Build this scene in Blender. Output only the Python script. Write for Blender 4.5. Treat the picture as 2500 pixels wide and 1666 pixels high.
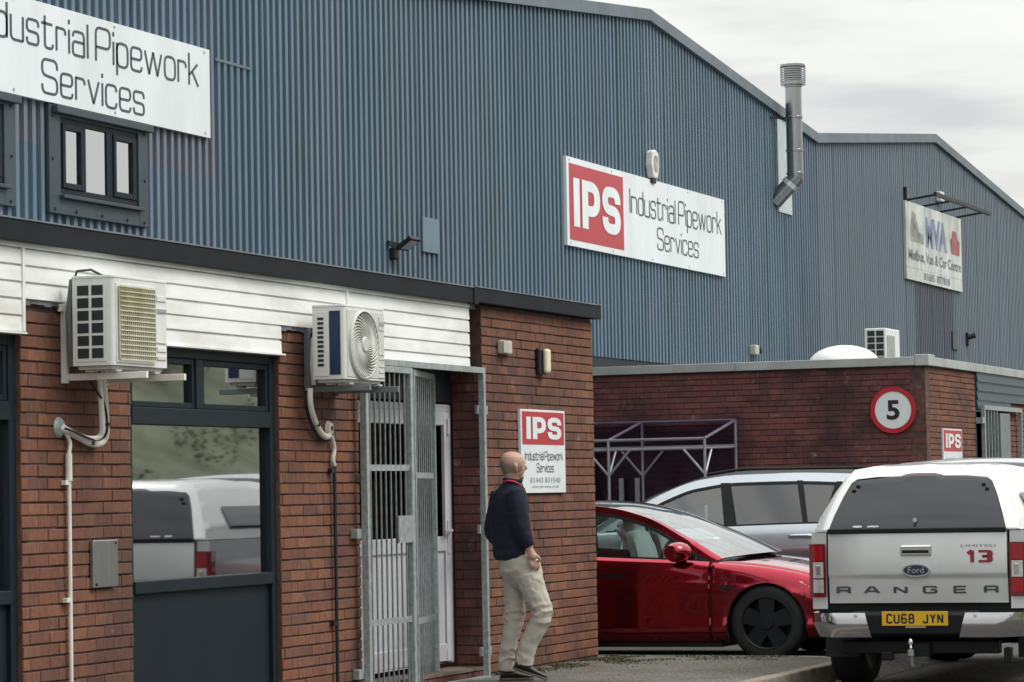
import bpy, bmesh, math, random
from mathutils import Vector, Matrix, noise
random.seed(11)
R = math.radians
scene = bpy.context.scene
for o in list(bpy.data.objects): bpy.data.objects.remove(o)

# ------------------------------------------------------------------ camera
FPX, PIT, ROL, PHI, DCAM, HCAM = 7551.0, .0492168, -.0185828, .3631839, 9.03056, 1.45
c_, s_ = math.cos(PHI), math.sin(PHI)
FW = Vector((c_*math.cos(PIT), s_*math.cos(PIT), math.sin(PIT)))
_rt = Vector((s_, -c_, 0)); _up = _rt.cross(FW)
RT = _rt*math.cos(ROL) + _up*math.sin(ROL)
UP = _up*math.cos(ROL) - _rt*math.sin(ROL)
CAM = Vector((0, -DCAM, HCAM))
cd = bpy.data.cameras.new('camera'); cam = bpy.data.objects.new('camera', cd)
scene.collection.objects.link(cam); scene.camera = cam
cd.sensor_width = 36; cd.lens = FPX/2500*36; cd.clip_start = .5; cd.clip_end = 3000
m = Matrix((RT, UP, -FW)).transposed().to_4x4(); m.translation = CAM
cam.matrix_world = m

# ------------------------------------------------------------------ world, sun, exposure
SUN_EL, SUN_AZ = R(50), R(286)      # direction the light comes from (azimuth from +X, counter-clockwise)
w = bpy.data.worlds.new('World'); scene.world = w; w.use_nodes = True
nt = w.node_tree; nt.nodes.clear()
def N(t, **k):
    n = nt.nodes.new(t)
    for a, b in k.items(): setattr(n, a, b)
    return n
out = N('ShaderNodeOutputWorld'); mixs = N('ShaderNodeMixShader'); mixs.inputs[0].default_value = .93
sky = N('ShaderNodeTexSky', sky_type='NISHITA', sun_disc=False, sun_elevation=SUN_EL, sun_rotation=R(90)-SUN_AZ)
b1 = N('ShaderNodeBackground'); b1.inputs[1].default_value = .1
b2 = N('ShaderNodeBackground')   # overcast layer
tc = N('ShaderNodeTexCoord'); mp = N('ShaderNodeMapping'); mp.inputs['Scale'].default_value = (8, 8, 46)
nz = N('ShaderNodeTexNoise'); nz.inputs['Scale'].default_value = 1.0; nz.inputs['Detail'].default_value = 5; nz.inputs['Roughness'].default_value = .5
cr = N('ShaderNodeValToRGB')
cr.color_ramp.elements[0].position = .33; cr.color_ramp.elements[0].color = (.70, .71, .71, 1)
cr.color_ramp.elements[1].position = .50; cr.color_ramp.elements[1].color = (.93, .93, .88, 1)
e = cr.color_ramp.elements.new(.70); e.color = (1.0, .995, .935, 1)
L = nt.links.new
L(tc.outputs['Generated'], mp.inputs[0]); L(mp.outputs[0], nz.inputs['Vector']); L(nz.outputs[0], cr.inputs[0])
sx = N('ShaderNodeSeparateXYZ'); L(tc.outputs['Generated'], sx.inputs[0])
m1 = N('ShaderNodeMath', operation='MAXIMUM'); L(sx.outputs[2], m1.inputs[0]); m1.inputs[1].default_value = 0.0
m2 = N('ShaderNodeMath', operation='MULTIPLY_ADD'); L(m1.outputs[0], m2.inputs[0]); m2.inputs[1].default_value = 2/3; m2.inputs[2].default_value = 1/3
m3 = N('ShaderNodeMath', operation='MULTIPLY'); L(m2.outputs[0], m3.inputs[0]); m3.inputs[1].default_value = 1.36; L(m3.outputs[0], b2.inputs[1])
L(cr.outputs[0], b2.inputs[0]); L(sky.outputs[0], b1.inputs[0])
L(b1.outputs[0], mixs.inputs[1]); L(b2.outputs[0], mixs.inputs[2]); L(mixs.outputs[0], out.inputs[0])
sd = bpy.data.lights.new('sun', 'SUN'); sd.energy = 1.2; sd.angle = R(22); sd.color = (1, .97, .92)
sun = bpy.data.objects.new('sun', sd); scene.collection.objects.link(sun)
sdir = Vector((math.cos(SUN_EL)*math.cos(SUN_AZ), math.cos(SUN_EL)*math.sin(SUN_AZ), math.sin(SUN_EL)))
sun.rotation_euler = sdir.to_track_quat('Z', 'Y').to_euler(); sun.location = sdir*60
scene.render.engine = 'CYCLES'
vs = scene.view_settings
vs.view_transform = 'Standard'; vs.look = 'None'; vs.gamma = 1; vs.exposure = 0.80; vs.use_curve_mapping = False

# ------------------------------------------------------------------ pixel -> place helpers (pixels of the 2353-wide view of the photograph)
PX = 1.0625
def ray(x, y): return FW + RT*((x*PX-1250)/FPX) - UP*((y*PX-833)/FPX)
def F(x, y, yp=0.):
    d = ray(x, y); return CAM + d*((yp-CAM.y)/d.y)
def GX(x, y, X):
    d = ray(x, y); return CAM + d*((X-CAM.x)/d.x)
def GZ(x, y, z):
    d = ray(x, y); return CAM + d*((z-CAM.z)/d.z)

# ------------------------------------------------------------------ mesh builder
COL = scene.collection
class MB:
    def __init__(s): s.v = []; s.f = []; s.mi = []; s.cur = 0
    def add(s, vs_, fs):
        o = len(s.v); s.v += [tuple(v) for v in vs_]; s.f += [tuple(i+o for i in f) for f in fs]; s.mi += [s.cur]*len(fs); return s
    def box(s, x0, x1, y0, y1, z0, z1):
        return s.add([(x0,y0,z0),(x1,y0,z0),(x1,y1,z0),(x0,y1,z0),(x0,y0,z1),(x1,y0,z1),(x1,y1,z1),(x0,y1,z1)],
                     [(0,3,2,1),(4,5,6,7),(0,1,5,4),(1,2,6,5),(2,3,7,6),(3,0,4,7)])
    def bar(s, a, b, wx, wy, up=(0,0,1)):
        a, b = Vector(a), Vector(b); d = (b-a).normalized(); u = Vector(up)
        if abs(d.dot(u)) > .95: u = Vector((0,1,0))
        r = d.cross(u).normalized(); u = r.cross(d)
        P = []
        for q in (a, b):
            for i, j in ((-1,-1),(1,-1),(1,1),(-1,1)): P.append(q + r*(wx/2*i) + u*(wy/2*j))
        return s.add(P, [(0,1,2,3)[::-1],(4,5,6,7),(0,1,5,4),(1,2,6,5),(2,3,7,6),(3,0,4,7)])
    def tube(s, pts, r, n=10, cap=True):
        pts = [Vector(p) for p in pts]; rr = r if isinstance(r, (list, tuple)) else [r]*len(pts)
        prev = None; rings = []
        for i, p in enumerate(pts):
            t = (pts[min(i+1, len(pts)-1)]-pts[max(i-1, 0)]).normalized()
            if prev is None:
                a = Vector((0,0,1)) if abs(t.z) < .9 else Vector((1,0,0)); nrm = t.cross(a).normalized()
            else:
                nrm = (prev - t*prev.dot(t)).normalized()
            prev = nrm; bn = t.cross(nrm)
            rings.append([p + (nrm*math.cos(2*math.pi*k/n) + bn*math.sin(2*math.pi*k/n))*rr[i] for k in range(n)])
        o = len(s.v)
        for rg in rings: s.v += [tuple(v) for v in rg]
        nf = 0
        for i in range(len(pts)-1):
            for k in range(n):
                a = o+i*n+k; b = o+i*n+(k+1) % n
                s.f.append((a, b, b+n, a+n)); nf += 1
        if cap: s.f.append(tuple(o+k for k in range(n))[::-1]); s.f.append(tuple(o+(len(pts)-1)*n+k for k in range(n))); nf += 2
        s.mi += [s.cur]*nf
        return s
    def lathe(s, prof, c, ax='y', n=32, close=False):
        # prof: (radius, along-axis); axis through c
        o = len(s.v); c = Vector(c); m = len(prof)
        for k in range(n):
            a = 2*math.pi*k/n; ca, sa = math.cos(a), math.sin(a)
            for r, h in prof:
                if ax == 'y': s.v.append((c.x+r*ca, c.y+h, c.z+r*sa))
                elif ax == 'z': s.v.append((c.x+r*ca, c.y+r*sa, c.z+h))
                else: s.v.append((c.x+h, c.y+r*ca, c.z+r*sa))
        for k in range(n):
            k2 = (k+1) % n
            for i in range(m-1 if not close else m):
                j = (i+1) % m
                s.f.append((o+k*m+i, o+k2*m+i, o+k2*m+j, o+k*m+j)); s.mi.append(s.cur)
        return s
    def prism(s, poly, off):
        off = Vector(off); n = len(poly); o = len(s.v)
        s.v += [tuple(p) for p in poly] + [tuple(Vector(p)+off) for p in poly]
        s.f.append(tuple(range(o, o+n))); s.f.append(tuple(range(o+n, o+2*n))[::-1])
        for i in range(n):
            j = (i+1) % n; s.f.append((o+i, o+i+n, o+j+n, o+j))
        s.mi += [s.cur]*(n+2)
        return s
    def grid(s, fn, nu, nv):
        o = len(s.v)
        for i in range(nu+1):
            for j in range(nv+1): s.v.append(tuple(fn(i/nu, j/nv)))
        for i in range(nu):
            for j in range(nv):
                a = o+i*(nv+1)+j; s.f.append((a, a+nv+1, a+nv+2, a+1)); s.mi.append(s.cur)
        return s
    def build(s, name, mat, parent=None, smooth=False, bevel=0, ang=35, fix=True):
        me = bpy.data.meshes.new(name); me.from_pydata(s.v, [], s.f)
        mats = mat if isinstance(mat, (list, tuple)) else [mat]
        for m_ in mats: me.materials.append(m_)
        if len(mats) > 1: me.polygons.foreach_set('material_index', s.mi)
        if fix:
            bm = bmesh.new(); bm.from_mesh(me); bmesh.ops.remove_doubles(bm, verts=bm.verts, dist=1e-5)
            bmesh.ops.recalc_face_normals(bm, faces=bm.faces); bm.to_mesh(me); bm.free()
        if smooth:
            me.polygons.foreach_set('use_smooth', [True]*len(me.polygons)); me.set_sharp_from_angle(angle=R(ang))
        me.update()
        o = bpy.data.objects.new(name, me); COL.objects.link(o); setpar(o, parent)
        if bevel:
            b = o.modifiers.new('bevel', 'BEVEL'); b.width = bevel; b.segments = 2; b.limit_method = 'ANGLE'
        return o
LOCAL = set()
def setpar(o, parent):
    if parent is None: return
    o.parent = parent
    if parent.type == 'EMPTY' and parent.name not in LOCAL:
        o.matrix_parent_inverse = Matrix.Translation(-parent.location)
def thing(name, label, cat, loc=(0,0,0), group=None, local=False, rz=0):
    o = bpy.data.objects.new(name, None); COL.objects.link(o); o.location = loc; o.rotation_euler = (0,0,rz)
    o.empty_display_size = .2
    if local: LOCAL.add(o.name)
    return tag(o, label, cat, group)
def tag(o, label=None, cat=None, group=None, kind=None):
    if label: o['label'] = label
    if cat: o['category'] = cat
    if group: o['group'] = group
    if kind: o['kind'] = kind
    return o

# ------------------------------------------------------------------ materials
MATS = {}
def nodes(name):
    m_ = bpy.data.materials.new(name); m_.use_nodes = True; t = m_.node_tree
    b = t.nodes['Principled BSDF']
    return m_, t, b
def nn(t, ty, **k):
    n = t.nodes.new(ty)
    for a, b in k.items():
        if a in ('Scale','Detail','Roughness','Distortion','Fac','Strength','Distance','W'): n.inputs[a].default_value = b
        else: setattr(n, a, b)
    return n
def ramp(t, src, stops):
    r = t.nodes.new('ShaderNodeValToRGB'); el = r.color_ramp.elements
    while len(el) > 1: el.remove(el[-1])
    el[0].position, el[0].color = stops[0][0], (*stops[0][1], 1)
    for p, c in stops[1:]: e_ = el.new(p); e_.color = (*c, 1)
    t.links.new(src, r.inputs[0]); return r.outputs[0]
def mixc(t, fac, a, b, mode='MIX'):
    n = t.nodes.new('ShaderNodeMix'); n.data_type = 'RGBA'; n.blend_type = mode
    for i, v in ((0, fac), (6, a), (7, b)):
        if hasattr(v, 'links') or hasattr(v, 'is_linked'): t.links.new(v, n.inputs[i])
        elif i == 0: n.inputs[0].default_value = v
        else: n.inputs[i].default_value = (*v, 1)
    return n.outputs[2]
def coords(t, sc=(1,1,1), kind='pos'):
    mp_ = t.nodes.new('ShaderNodeMapping'); mp_.inputs['Scale'].default_value = sc
    if kind == 'pos': g = t.nodes.new('ShaderNodeNewGeometry'); t.links.new(g.outputs['Position'], mp_.inputs[0])
    else: g = t.nodes.new('ShaderNodeTexCoord'); t.links.new(g.outputs['Object'], mp_.inputs[0])
    return mp_.outputs[0]
def noisef(t, vec, scale, detail=4, rough=.55):
    n = nn(t, 'ShaderNodeTexNoise', Scale=scale, Detail=detail, Roughness=rough); t.links.new(vec, n.inputs['Vector']); return n.outputs[0]
def bump(t, b, h, strength=.3, dist=.01):
    n = nn(t, 'ShaderNodeBump', Strength=strength, Distance=dist); t.links.new(h, n.inputs['Height']); t.links.new(n.outputs[0], b.inputs['Normal'])
def sc(c, k): return tuple(min(1, x*k) for x in c)
def mat(name, col, rough=.6, metal=0., var=.12, vs_=6., bmp=0., bs=60., coat=0., spec=None, dirt=None, dirtamt=.0, stretch=(1,1,1), kind='pos'):
    if name in MATS: return MATS[name]
    m_, t, b = nodes(name)
    b.inputs['Roughness'].default_value = rough; b.inputs['Metallic'].default_value = metal
    if coat: b.inputs['Coat Weight'].default_value = coat; b.inputs['Coat Roughness'].default_value = .04
    if spec is not None: b.inputs['Specular IOR Level'].default_value = spec
    v = coords(t, stretch, kind)
    n1 = noisef(t, v, vs_, 5)
    c = ramp(t, n1, [(.3, sc(col, 1-var)), (.7, sc(col, 1+var))])
    if dirt:
        n2 = noisef(t, v, vs_*(.45 if vs_ < 20 else .06), 6, .65)
        f = ramp(t, n2, [(.45, (0,0,0)), (.72, (dirtamt,)*3)])
        c = mixc(t, f, c, dirt)
    t.links.new(c, b.inputs['Base Color'])
    if bmp: bump(t, b, noisef(t, v, bs, 4), bmp)
    MATS[name] = m_; return m_
def glassmat(name, tint, refl, rough=.0, trans=.5, fres=1.0):
    m_ = bpy.data.materials.new(name); m_.use_nodes = True; t = m_.node_tree; t.nodes.clear()
    o = t.nodes.new('ShaderNodeOutputMaterial'); g = t.nodes.new('ShaderNodeBsdfGlossy'); g.inputs['Roughness'].default_value = rough
    g.inputs['Color'].default_value = (.96,.98,1,1)
    tr = t.nodes.new('ShaderNodeBsdfTransparent'); tr.inputs[0].default_value = (*[x*trans for x in tint], 1)
    lw = t.nodes.new('ShaderNodeFresnel'); lw.inputs[0].default_value = 1.5
    ad = t.nodes.new('ShaderNodeMath'); ad.operation = 'MULTIPLY_ADD'; ad.inputs[1].default_value = fres; ad.inputs[2].default_value = refl; ad.use_clamp = True
    mx = t.nodes.new('ShaderNodeMixShader')
    t.links.new(lw.outputs[0], ad.inputs[0]); t.links.new(ad.outputs[0], mx.inputs[0]); t.links.new(tr.outputs[0], mx.inputs[1]); t.links.new(g.outputs[0], mx.inputs[2])
    t.links.new(mx.outputs[0], o.inputs[0]); MATS[name] = m_; return m_

def brickmat(name, joined, cols, stain=.55, dark=(.058,.038,.036)):
    m_, t, b = nodes(name); b.inputs['Roughness'].default_value = .88; b.inputs['Specular IOR Level'].default_value = .25
    if joined:
        a = nn(t, 'ShaderNodeAttribute', attribute_name='rnd'); r = a.outputs['Fac']
    else:
        a = t.nodes.new('ShaderNodeObjectInfo'); r = a.outputs['Random']
    c = ramp(t, r, [(i/(len(cols)-1), q) for i, q in enumerate(cols)])
    v = coords(t); st = coords(t, (30, 30, 5))
    n1 = noisef(t, st, 1.6, 4, .6)
    c = mixc(t, .75, c, ramp(t, n1, [(.25, (.62,.6,.6)), (.75, (1.25,1.22,1.2))]), 'MULTIPLY')
    n2 = noisef(t, v, 1.1, 6, .65)
    c = mixc(t, ramp(t, n2, [(.44, (0,0,0)), (.62, (stain,)*3)]), c, dark)
    n4 = noisef(t, v, 26, 3, .6)
    c = mixc(t, .5, c, ramp(t, n4, [(.3, (.8,.8,.8)), (.7, (1.15,1.15,1.15))]), 'MULTIPLY')
    n3 = noisef(t, v, 7, 3)
    c = mixc(t, ramp(t, n3, [(.64, (0,0,0)), (.76, (.30,)*3)]), c, (.40,.35,.31))
    t.links.new(c, b.inputs['Base Color'])
    bump(t, b, noisef(t, st, 3, 4), .5, .006)
    return m_
BC = [(0.163,0.073,0.050), (0.208,0.093,0.059), (0.179,0.078,0.050), (0.233,0.106,0.066), (0.145,0.069,0.051), (0.198,0.087,0.056), (0.169,0.076,0.054), (0.220,0.100,0.062), (0.122,0.064,0.052), (0.237,0.111,0.068)]
BRICK1 = brickmat('brick_warm', False, BC, .6)
BRICK1J = brickmat('brick_warm_joined', True, BC, .6)
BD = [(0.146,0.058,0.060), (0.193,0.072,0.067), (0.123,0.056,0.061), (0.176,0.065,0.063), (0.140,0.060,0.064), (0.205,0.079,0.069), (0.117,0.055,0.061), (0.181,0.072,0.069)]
BRICK2 = brickmat('brick_shaded', False, BD, .75, (.030,.021,.026))  # purple-brown stained brick, darkened to paint shade on side faces and recesses
BRICK2J = brickmat('brick_shaded_joined', True, BD, .75, (.030,.021,.026))
MORTAR = mat('mortar', (.085,.050,.040), .95, var=.4, vs_=14)
WHITEB = mat('white_board', (.82,.84,.83), .42, var=.05, vs_=3, dirt=(.42,.40,.33), dirtamt=.55, stretch=(.7,1,2.5))
ANTH = mat('anthracite', (.008,.0145,.021), .5, var=.12, vs_=3, spec=.22)
FASCIA = mat('fascia_dark', (.0075,.0105,.014), .6, var=.3, vs_=4, spec=.2)
GALV = mat('galvanised', (.30,.33,.345), .42, .75, var=.22, vs_=22)
GALVW = mat('galvanised_pale', (.33,.37,.375), .5, .35, var=.25, vs_=26)
ACW = mat('ac_white', (.66,.68,.665), .4, var=.05, vs_=5, dirt=(.45,.45,.40), dirtamt=.35)
ACG = mat('ac_cream', (.53,.54,.505), .45, var=.06, vs_=5)
BLACK = mat('black', (.008,.008,.010), .5, var=.1)
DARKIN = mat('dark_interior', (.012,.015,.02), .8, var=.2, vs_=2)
DVOID = mat('dark_grille', (.012,.016,.018), .7, var=.3, vs_=9)
WPVC = mat('white_pvc', (.55,.56,.60), .35, var=.06, vs_=4)
WPIPE = mat('white_pipe', (.72,.70,.66), .5, var=.06, vs_=8, dirt=(.3,.28,.24), dirtamt=.4)
NAVY = mat('navy_coil', (.012,.028,.085), .45, .3, var=.2, vs_=40, stretch=(.2,.2,4))
STEEL = mat('brushed_steel', (.40,.40,.41), .28, .9, var=.1, vs_=4, stretch=(8,8,.6))
SIGNW = mat('sign_white', (.70,.75,.775), .32, var=.05, vs_=1.6, dirt=(.50,.53,.51), dirtamt=.45, stretch=(1.5,1.5,.5))
SIGNR = mat('sign_red', (.42,.012,.028), .35, var=.07, vs_=2)
SIGNT = mat('sign_text', (.045,.055,.07), .4, var=.05)
SIGNGREY = mat('sign_grey', (.28,.30,.32), .4)
ASPH = mat('asphalt', (.085,.082,.078), .93, var=.8, vs_=32, bmp=.8, bs=90, dirt=(.13,.12,.10), dirtamt=.5, spec=.2)
PAVE = mat('pavement_asphalt', (.135,.130,.122), .95, var=.85, vs_=36, bmp=1.0, bs=90, dirt=(.075,.062,.03), dirtamt=.75, spec=.2)
KERB = mat('kerb_concrete', (.22,.19,.155), .9, var=.25, vs_=12, bmp=.5, bs=70, dirt=(.09,.09,.05), dirtamt=.5)
ALU = mat('coping_metal', (.42,.45,.45), .45, .3, var=.12, vs_=2.5, dirt=(.25,.26,.2), dirtamt=.6)
FLUE = mat('flue_steel', (.34,.35,.36), .25, .95, var=.08, vs_=2)
FLUEPL = mat('flue_plate', (.50,.58,.60), .35, .5, var=.1, vs_=2)
SLATE = mat('slate_board', (.030,.050,.062), .5, var=.2, vs_=4)
WROOF = mat('roof_sheet', (.22,.26,.29), .5, .2, var=.2, vs_=1, dirt=(.1,.12,.12), dirtamt=.6)
GLASSM = glassmat('office_glass', (.85,.92,.92), .45, .02, .95)
GLASSU = glassmat('upper_glass', (.8,.9,.9), .50, .05, .5)
GLASSD = glassmat('door_glass', (.5,.55,.55), .0, .0, .25, .12)
CARGL = glassmat('car_glass', (.78,.90,.88), .08, .0, .92)
SCREEN = glassmat('windscreen_glass', (.7,.85,.85), .24, .0, .75)
CARGLD = glassmat('car_glass_dark', (.25,.28,.32), .06, .0, .25)
TINT = glassmat('purple_acrylic', (.72,.68,.80), .0, .1, .92, .15)
RUBBER = mat('rubber', (.012,.014,.016), .75, var=.2, vs_=30)

def cladmat():
    m_, t, b = nodes('blue_cladding'); b.inputs['Roughness'].default_value = .5; b.inputs['Specular IOR Level'].default_value = .25
    oi = t.nodes.new('ShaderNodeObjectInfo')
    c = ramp(t, oi.outputs['Random'], [(0, (.108,.168,.226)), (.25, (.130,.192,.245)), (.45, (.112,.178,.222)), (.7, (.134,.184,.248)), (.85, (.118,.172,.214)), (1, (.138,.198,.254))])
    v1 = coords(t, (14, 1, .35)); v2 = coords(t, (1.2, 1, .35)); v3 = coords(t, (5, 1, .8))
    c = mixc(t, .8, c, ramp(t, noisef(t, v1, 1, 4, .6), [(.3, (.68,.72,.74)), (.7, (1.22,1.18,1.18))]), 'MULTIPLY')
    c = mixc(t, ramp(t, noisef(t, v2, 1, 4), [(.5, (0,0,0)), (.72, (.45,)*3)]), c, (.105,.135,.15))
    c = mixc(t, ramp(t, noisef(t, v3, 1, 5), [(.6, (0,0,0)), (.75, (.35,)*3)]), c, (.17,.16,.24))
    # the strip that was never repainted under the upper sign, and one dark sheet area under the far sign
    g = t.nodes.new('ShaderNodeNewGeometry'); sp = t.nodes.new('ShaderNodeSeparateXYZ'); t.links.new(g.outputs['Position'], sp.inputs[0])
    def lt(a, val, gt=False):
        n = t.nodes.new('ShaderNodeMath'); n.operation = 'GREATER_THAN' if gt else 'LESS_THAN'; t.links.new(a, n.inputs[0]); n.inputs[1].default_value = val; return n.outputs[0]
    def mul(a, b_):
        n = t.nodes.new('ShaderNodeMath'); n.operation = 'MULTIPLY'; t.links.new(a, n.inputs[0])
        if isinstance(b_, float): n.inputs[1].default_value = b_
        else: t.links.new(b_, n.inputs[1])
        return n.outputs[0]
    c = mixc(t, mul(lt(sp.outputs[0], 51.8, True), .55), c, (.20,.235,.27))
    f1 = mul(mul(lt(sp.outputs[0], 28.45), mul(lt(sp.outputs[2], 4.72, True), lt(sp.outputs[2], 5.4))), .62)
    c = mixc(t, f1, c, (.17,.165,.195))
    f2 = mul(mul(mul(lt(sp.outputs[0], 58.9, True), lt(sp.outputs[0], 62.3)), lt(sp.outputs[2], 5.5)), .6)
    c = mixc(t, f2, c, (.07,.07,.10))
    t.links.new(c, b.inputs['Base Color'])
    return m_
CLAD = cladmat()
CLADT = mat('cladding_trim', (.115,.15,.185), .45, .1, var=.15, vs_=2, dirt=(.07,.08,.08), dirtamt=.6)
FLASH = mat('window_flashing', (.034,.052,.066), .5, .0, var=.12, vs_=2)
PATCHM = mat('patch_panel', (.12,.185,.235), .45, .1, var=.1, vs_=2)

# ------------------------------------------------------------------ lettering: stroke font (extended square sans) and built-in font
def rnd_poly(pts, r, closed=False, n=5):
    P = [Vector((a, b)) for a, b in pts]; out_ = []; m_ = len(P)
    for i, p in enumerate(P):
        if not closed and i in (0, m_-1): out_.append(p); continue
        a, b = P[(i-1) % m_], P[(i+1) % m_]
        da, db = (a-p), (b-p); la = .96 if (not closed and i == 1) else .5; lb = .96 if (not closed and i == m_-2) else .5; rr = min(r, da.length*la, db.length*lb)
        p0, p1 = p+da.normalized()*rr, p+db.normalized()*rr
        for k in range(n+1):
            t = k/n; out_.append(p0*(1-t)**2 + p*2*t*(1-t) + p1*t*t)
    return out_
def ribbon(pts, wx, wz, closed=False):
    # offset a polyline; wx = width of vertical strokes, wz = width of horizontal strokes
    qq = [pts[0]]
    for p in pts[1:]:
        if (p-qq[-1]).length > 1e-4: qq.append(p)
    if closed and (qq[0]-qq[-1]).length < 1e-4: qq.pop()
    pts = qq; n = len(pts); Lf, Rt = [], []
    for i, p in enumerate(pts):
        a = pts[(i-1) % n] if (closed or i > 0) else None
        b = pts[(i+1) % n] if (closed or i < n-1) else None
        t = Vector((0, 0))
        if a is not None and (p-a).length > 1e-9: t += (p-a).normalized()
        if b is not None and (b-p).length > 1e-9: t += (b-p).normalized()
        if t.length < 1e-6: t = Vector((1, 0))
        t.normalize(); nr = Vector((-t.y, t.x))
        o = Vector((nr.x*wx/2, nr.y*wz/2)); Lf.append(p+o); Rt.append(p-o)
    fs = []
    for i in range(n if closed else n-1):
        j = (i+1) % n; fs.append((i, j, n+j, n+i))
    return Lf+Rt, fs
X_ = .70
GL = {  # name: (advance width, [(points, closed, rounding)])
 'I': (.0, [([(0,0),(0,1)],0,0)]), 'l': (0, [([(0,0),(0,1)],0,0)]), 'i': (0, [([(0,0),(0,X_)],0,0), ([(0,.86),(0,.99)],0,0)]),
 'n': (.66, [([(0,0),(0,X_)],0,0), ([(0,X_-.03),(.66,X_-.03),(.66,0)],0,.2)]),
 'd': (.62, [([(0,0),(.62,0),(.62,X_),(0,X_)],1,.22), ([(.62,0),(.62,1)],0,0)]),
 'u': (.62, [([(0,X_),(0,0),(.62,0)],0,.2), ([(.62,0),(.62,X_)],0,0)]),
 's': (.6, [([(.6,.52),(.6,X_),(0,X_),(0,.36),(.6,.34),(.6,0),(0,0),(0,.18)],0,.15)]),
 't': (.56, [([(.14,.92),(.14,0),(.56,0),(.56,.14)],0,.14), ([(-.04,X_),(.54,X_)],0,0)]),
 'r': (.48, [([(0,0),(0,X_)],0,0), ([(0,X_-.03),(.48,X_-.03),(.48,.5)],0,.16)]),
 'a': (.62, [([(.02,.54),(.02,X_),(.62,X_),(.62,0)],0,.18), ([(.62,.4),(0,.4),(0,0),(.62,0)],0,.15)]),
 'P': (.8, [([(0,0),(0,1),(.8,1),(.8,.42),(0,.42)],0,.22)]),
 'p': (.62, [([(0,0),(.62,0),(.62,X_),(0,X_)],1,.22), ([(0,-.28),(0,X_)],0,0)]),
 'e': (.62, [([(0,.35),(.62,.35),(.62,X_),(0,X_),(0,0),(.62,0),(.62,.15)],0,.18)]),
 'w': (1.0, [([(0,X_),(.25,0),(.5,X_),(.75,0),(1.0,X_)],0,0)]),
 'o': (.64, [([(0,0),(.64,0),(.64,X_),(0,X_)],1,.24)]),
 'k': (.56, [([(0,0),(0,1)],0,0), ([(0,.3),(.54,X_)],0,0), ([(.2,.43),(.58,0)],0,0)]),
 'S': (.8, [([(.8,.74),(.8,1),(0,1),(0,.53),(.8,.47),(.8,0),(0,0),(0,.26)],0,.22)]),
 'v': (.6, [([(0,X_),(.3,0),(.6,X_)],0,0)]), 'c': (.6, [([(.6,.52),(.6,X_),(0,X_),(0,0),(.6,0),(.6,.18)],0,.2)]),
 'R': (1.2, [([(0,0),(0,1),(1.2,1),(1.2,.45),(0,.45)],0,.18), ([(.95,.45),(1.2,.25),(1.2,0)],0,.1)]),
 'A': (1.3, [([(0,0),(.5,1),(.8,1),(1.3,0)],0,.1), ([(.25,.3),(1.05,.3)],0,0)]),
 'N': (1.2, [([(0,0),(0,1),(1.2,0),(1.2,1)],0,0)]),
 'G': (1.2, [([(1.2,.75),(1.2,1),(0,1),(0,0),(1.2,0),(1.2,.5),(.65,.5)],0,.2)]),
 'E': (1.2, [([(1.2,1),(0,1),(0,0),(1.2,0)],0,.04), ([(0,.5),(1.1,.5)],0,0)]),
 'D': (.8, [([(0,0),(0,1),(.8,1),(.8,0)],1,.2)]), 'L': (.7, [([(0,1),(0,0),(.7,0)],0,0)]), 'M': (1., [([(0,0),(0,1),(.5,.3),(1,1),(1,0)],0,0)]), 'T': (.8, [([(0,1),(.8,1)],0,0), ([(.4,0),(.4,1)],0,0)]),
 '1': (.35, [([(0,.72),(.3,1),(.3,0)],0,0)]), '3': (.8, [([(0,1),(.8,1),(.8,.5),(.25,.5)],0,.15), ([(.25,.5),(.8,.5),(.8,0),(0,0)],0,.15)]),
}
def text2d(s, wx, wz, gap=.15, space=.26):
    V, Fc, x = [], [], 0
    for ch in s:
        if ch == ' ': x += space; continue
        adv, strokes = GL[ch]
        for pts, cl, rr in strokes:
            P = rnd_poly(pts, rr, cl) if rr else [Vector(q) for q in pts]
            P = [q+Vector((x, 0)) for q in P]
            for PQ in ([P] if rr else [[a0, b0] for a0, b0 in zip(P, P[1:])]):
                v, f = ribbon(PQ, wx, wz, cl if rr else False); o = len(V); V += v; Fc += [tuple(i+o for i in q) for q in f]
        x += adv+gap+wx*.5
    return V, Fc, x-gap-wx*.5
def put_text(mb, s, fn, x0, x1, z0, z1, wx=.085, wz=.085, **k):
    """lay text in the box x0..x1 (whole advance) and z0 (baseline)..z1 (cap height); fn(u, z) -> place"""
    V, Fc, wd = text2d(s, wx, wz, **k); a = (x1-x0)/wd; b = z1-z0
    mb.add([fn(x0+v.x*a, z0+v.y*b) for v in V], Fc)
def font_mesh(s, bold=0.):
    cu = bpy.data.curves.new('t', 'FONT'); cu.body = s; cu.size = 1; cu.offset = bold; cu.resolution_u = 3
    o = bpy.data.objects.new('t', cu); COL.objects.link(o)
    dg = bpy.context.evaluated_depsgraph_get(); me = bpy.data.meshes.new_from_object(o.evaluated_get(dg))
    V = [v.co.copy() for v in me.vertices]; Fc = [tuple(p.vertices) for p in me.polygons]
    bpy.data.objects.remove(o); bpy.data.meshes.remove(me); bpy.data.curves.remove(cu)
    return V, Fc
def put_font(mb, s, fn, x0, x1, z0, z1, bold=0.):
    V, Fc = font_mesh(s, bold)
    ax, bx = min(v.x for v in V), max(v.x for v in V); ay, by = min(v.y for v in V), max(v.y for v in V)
    mb.add([fn(x0+(v.x-ax)/(bx-ax)*(x1-x0), z0+(v.y-ay)/(by-ay)*(z1-z0)) for v in V], Fc)

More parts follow.
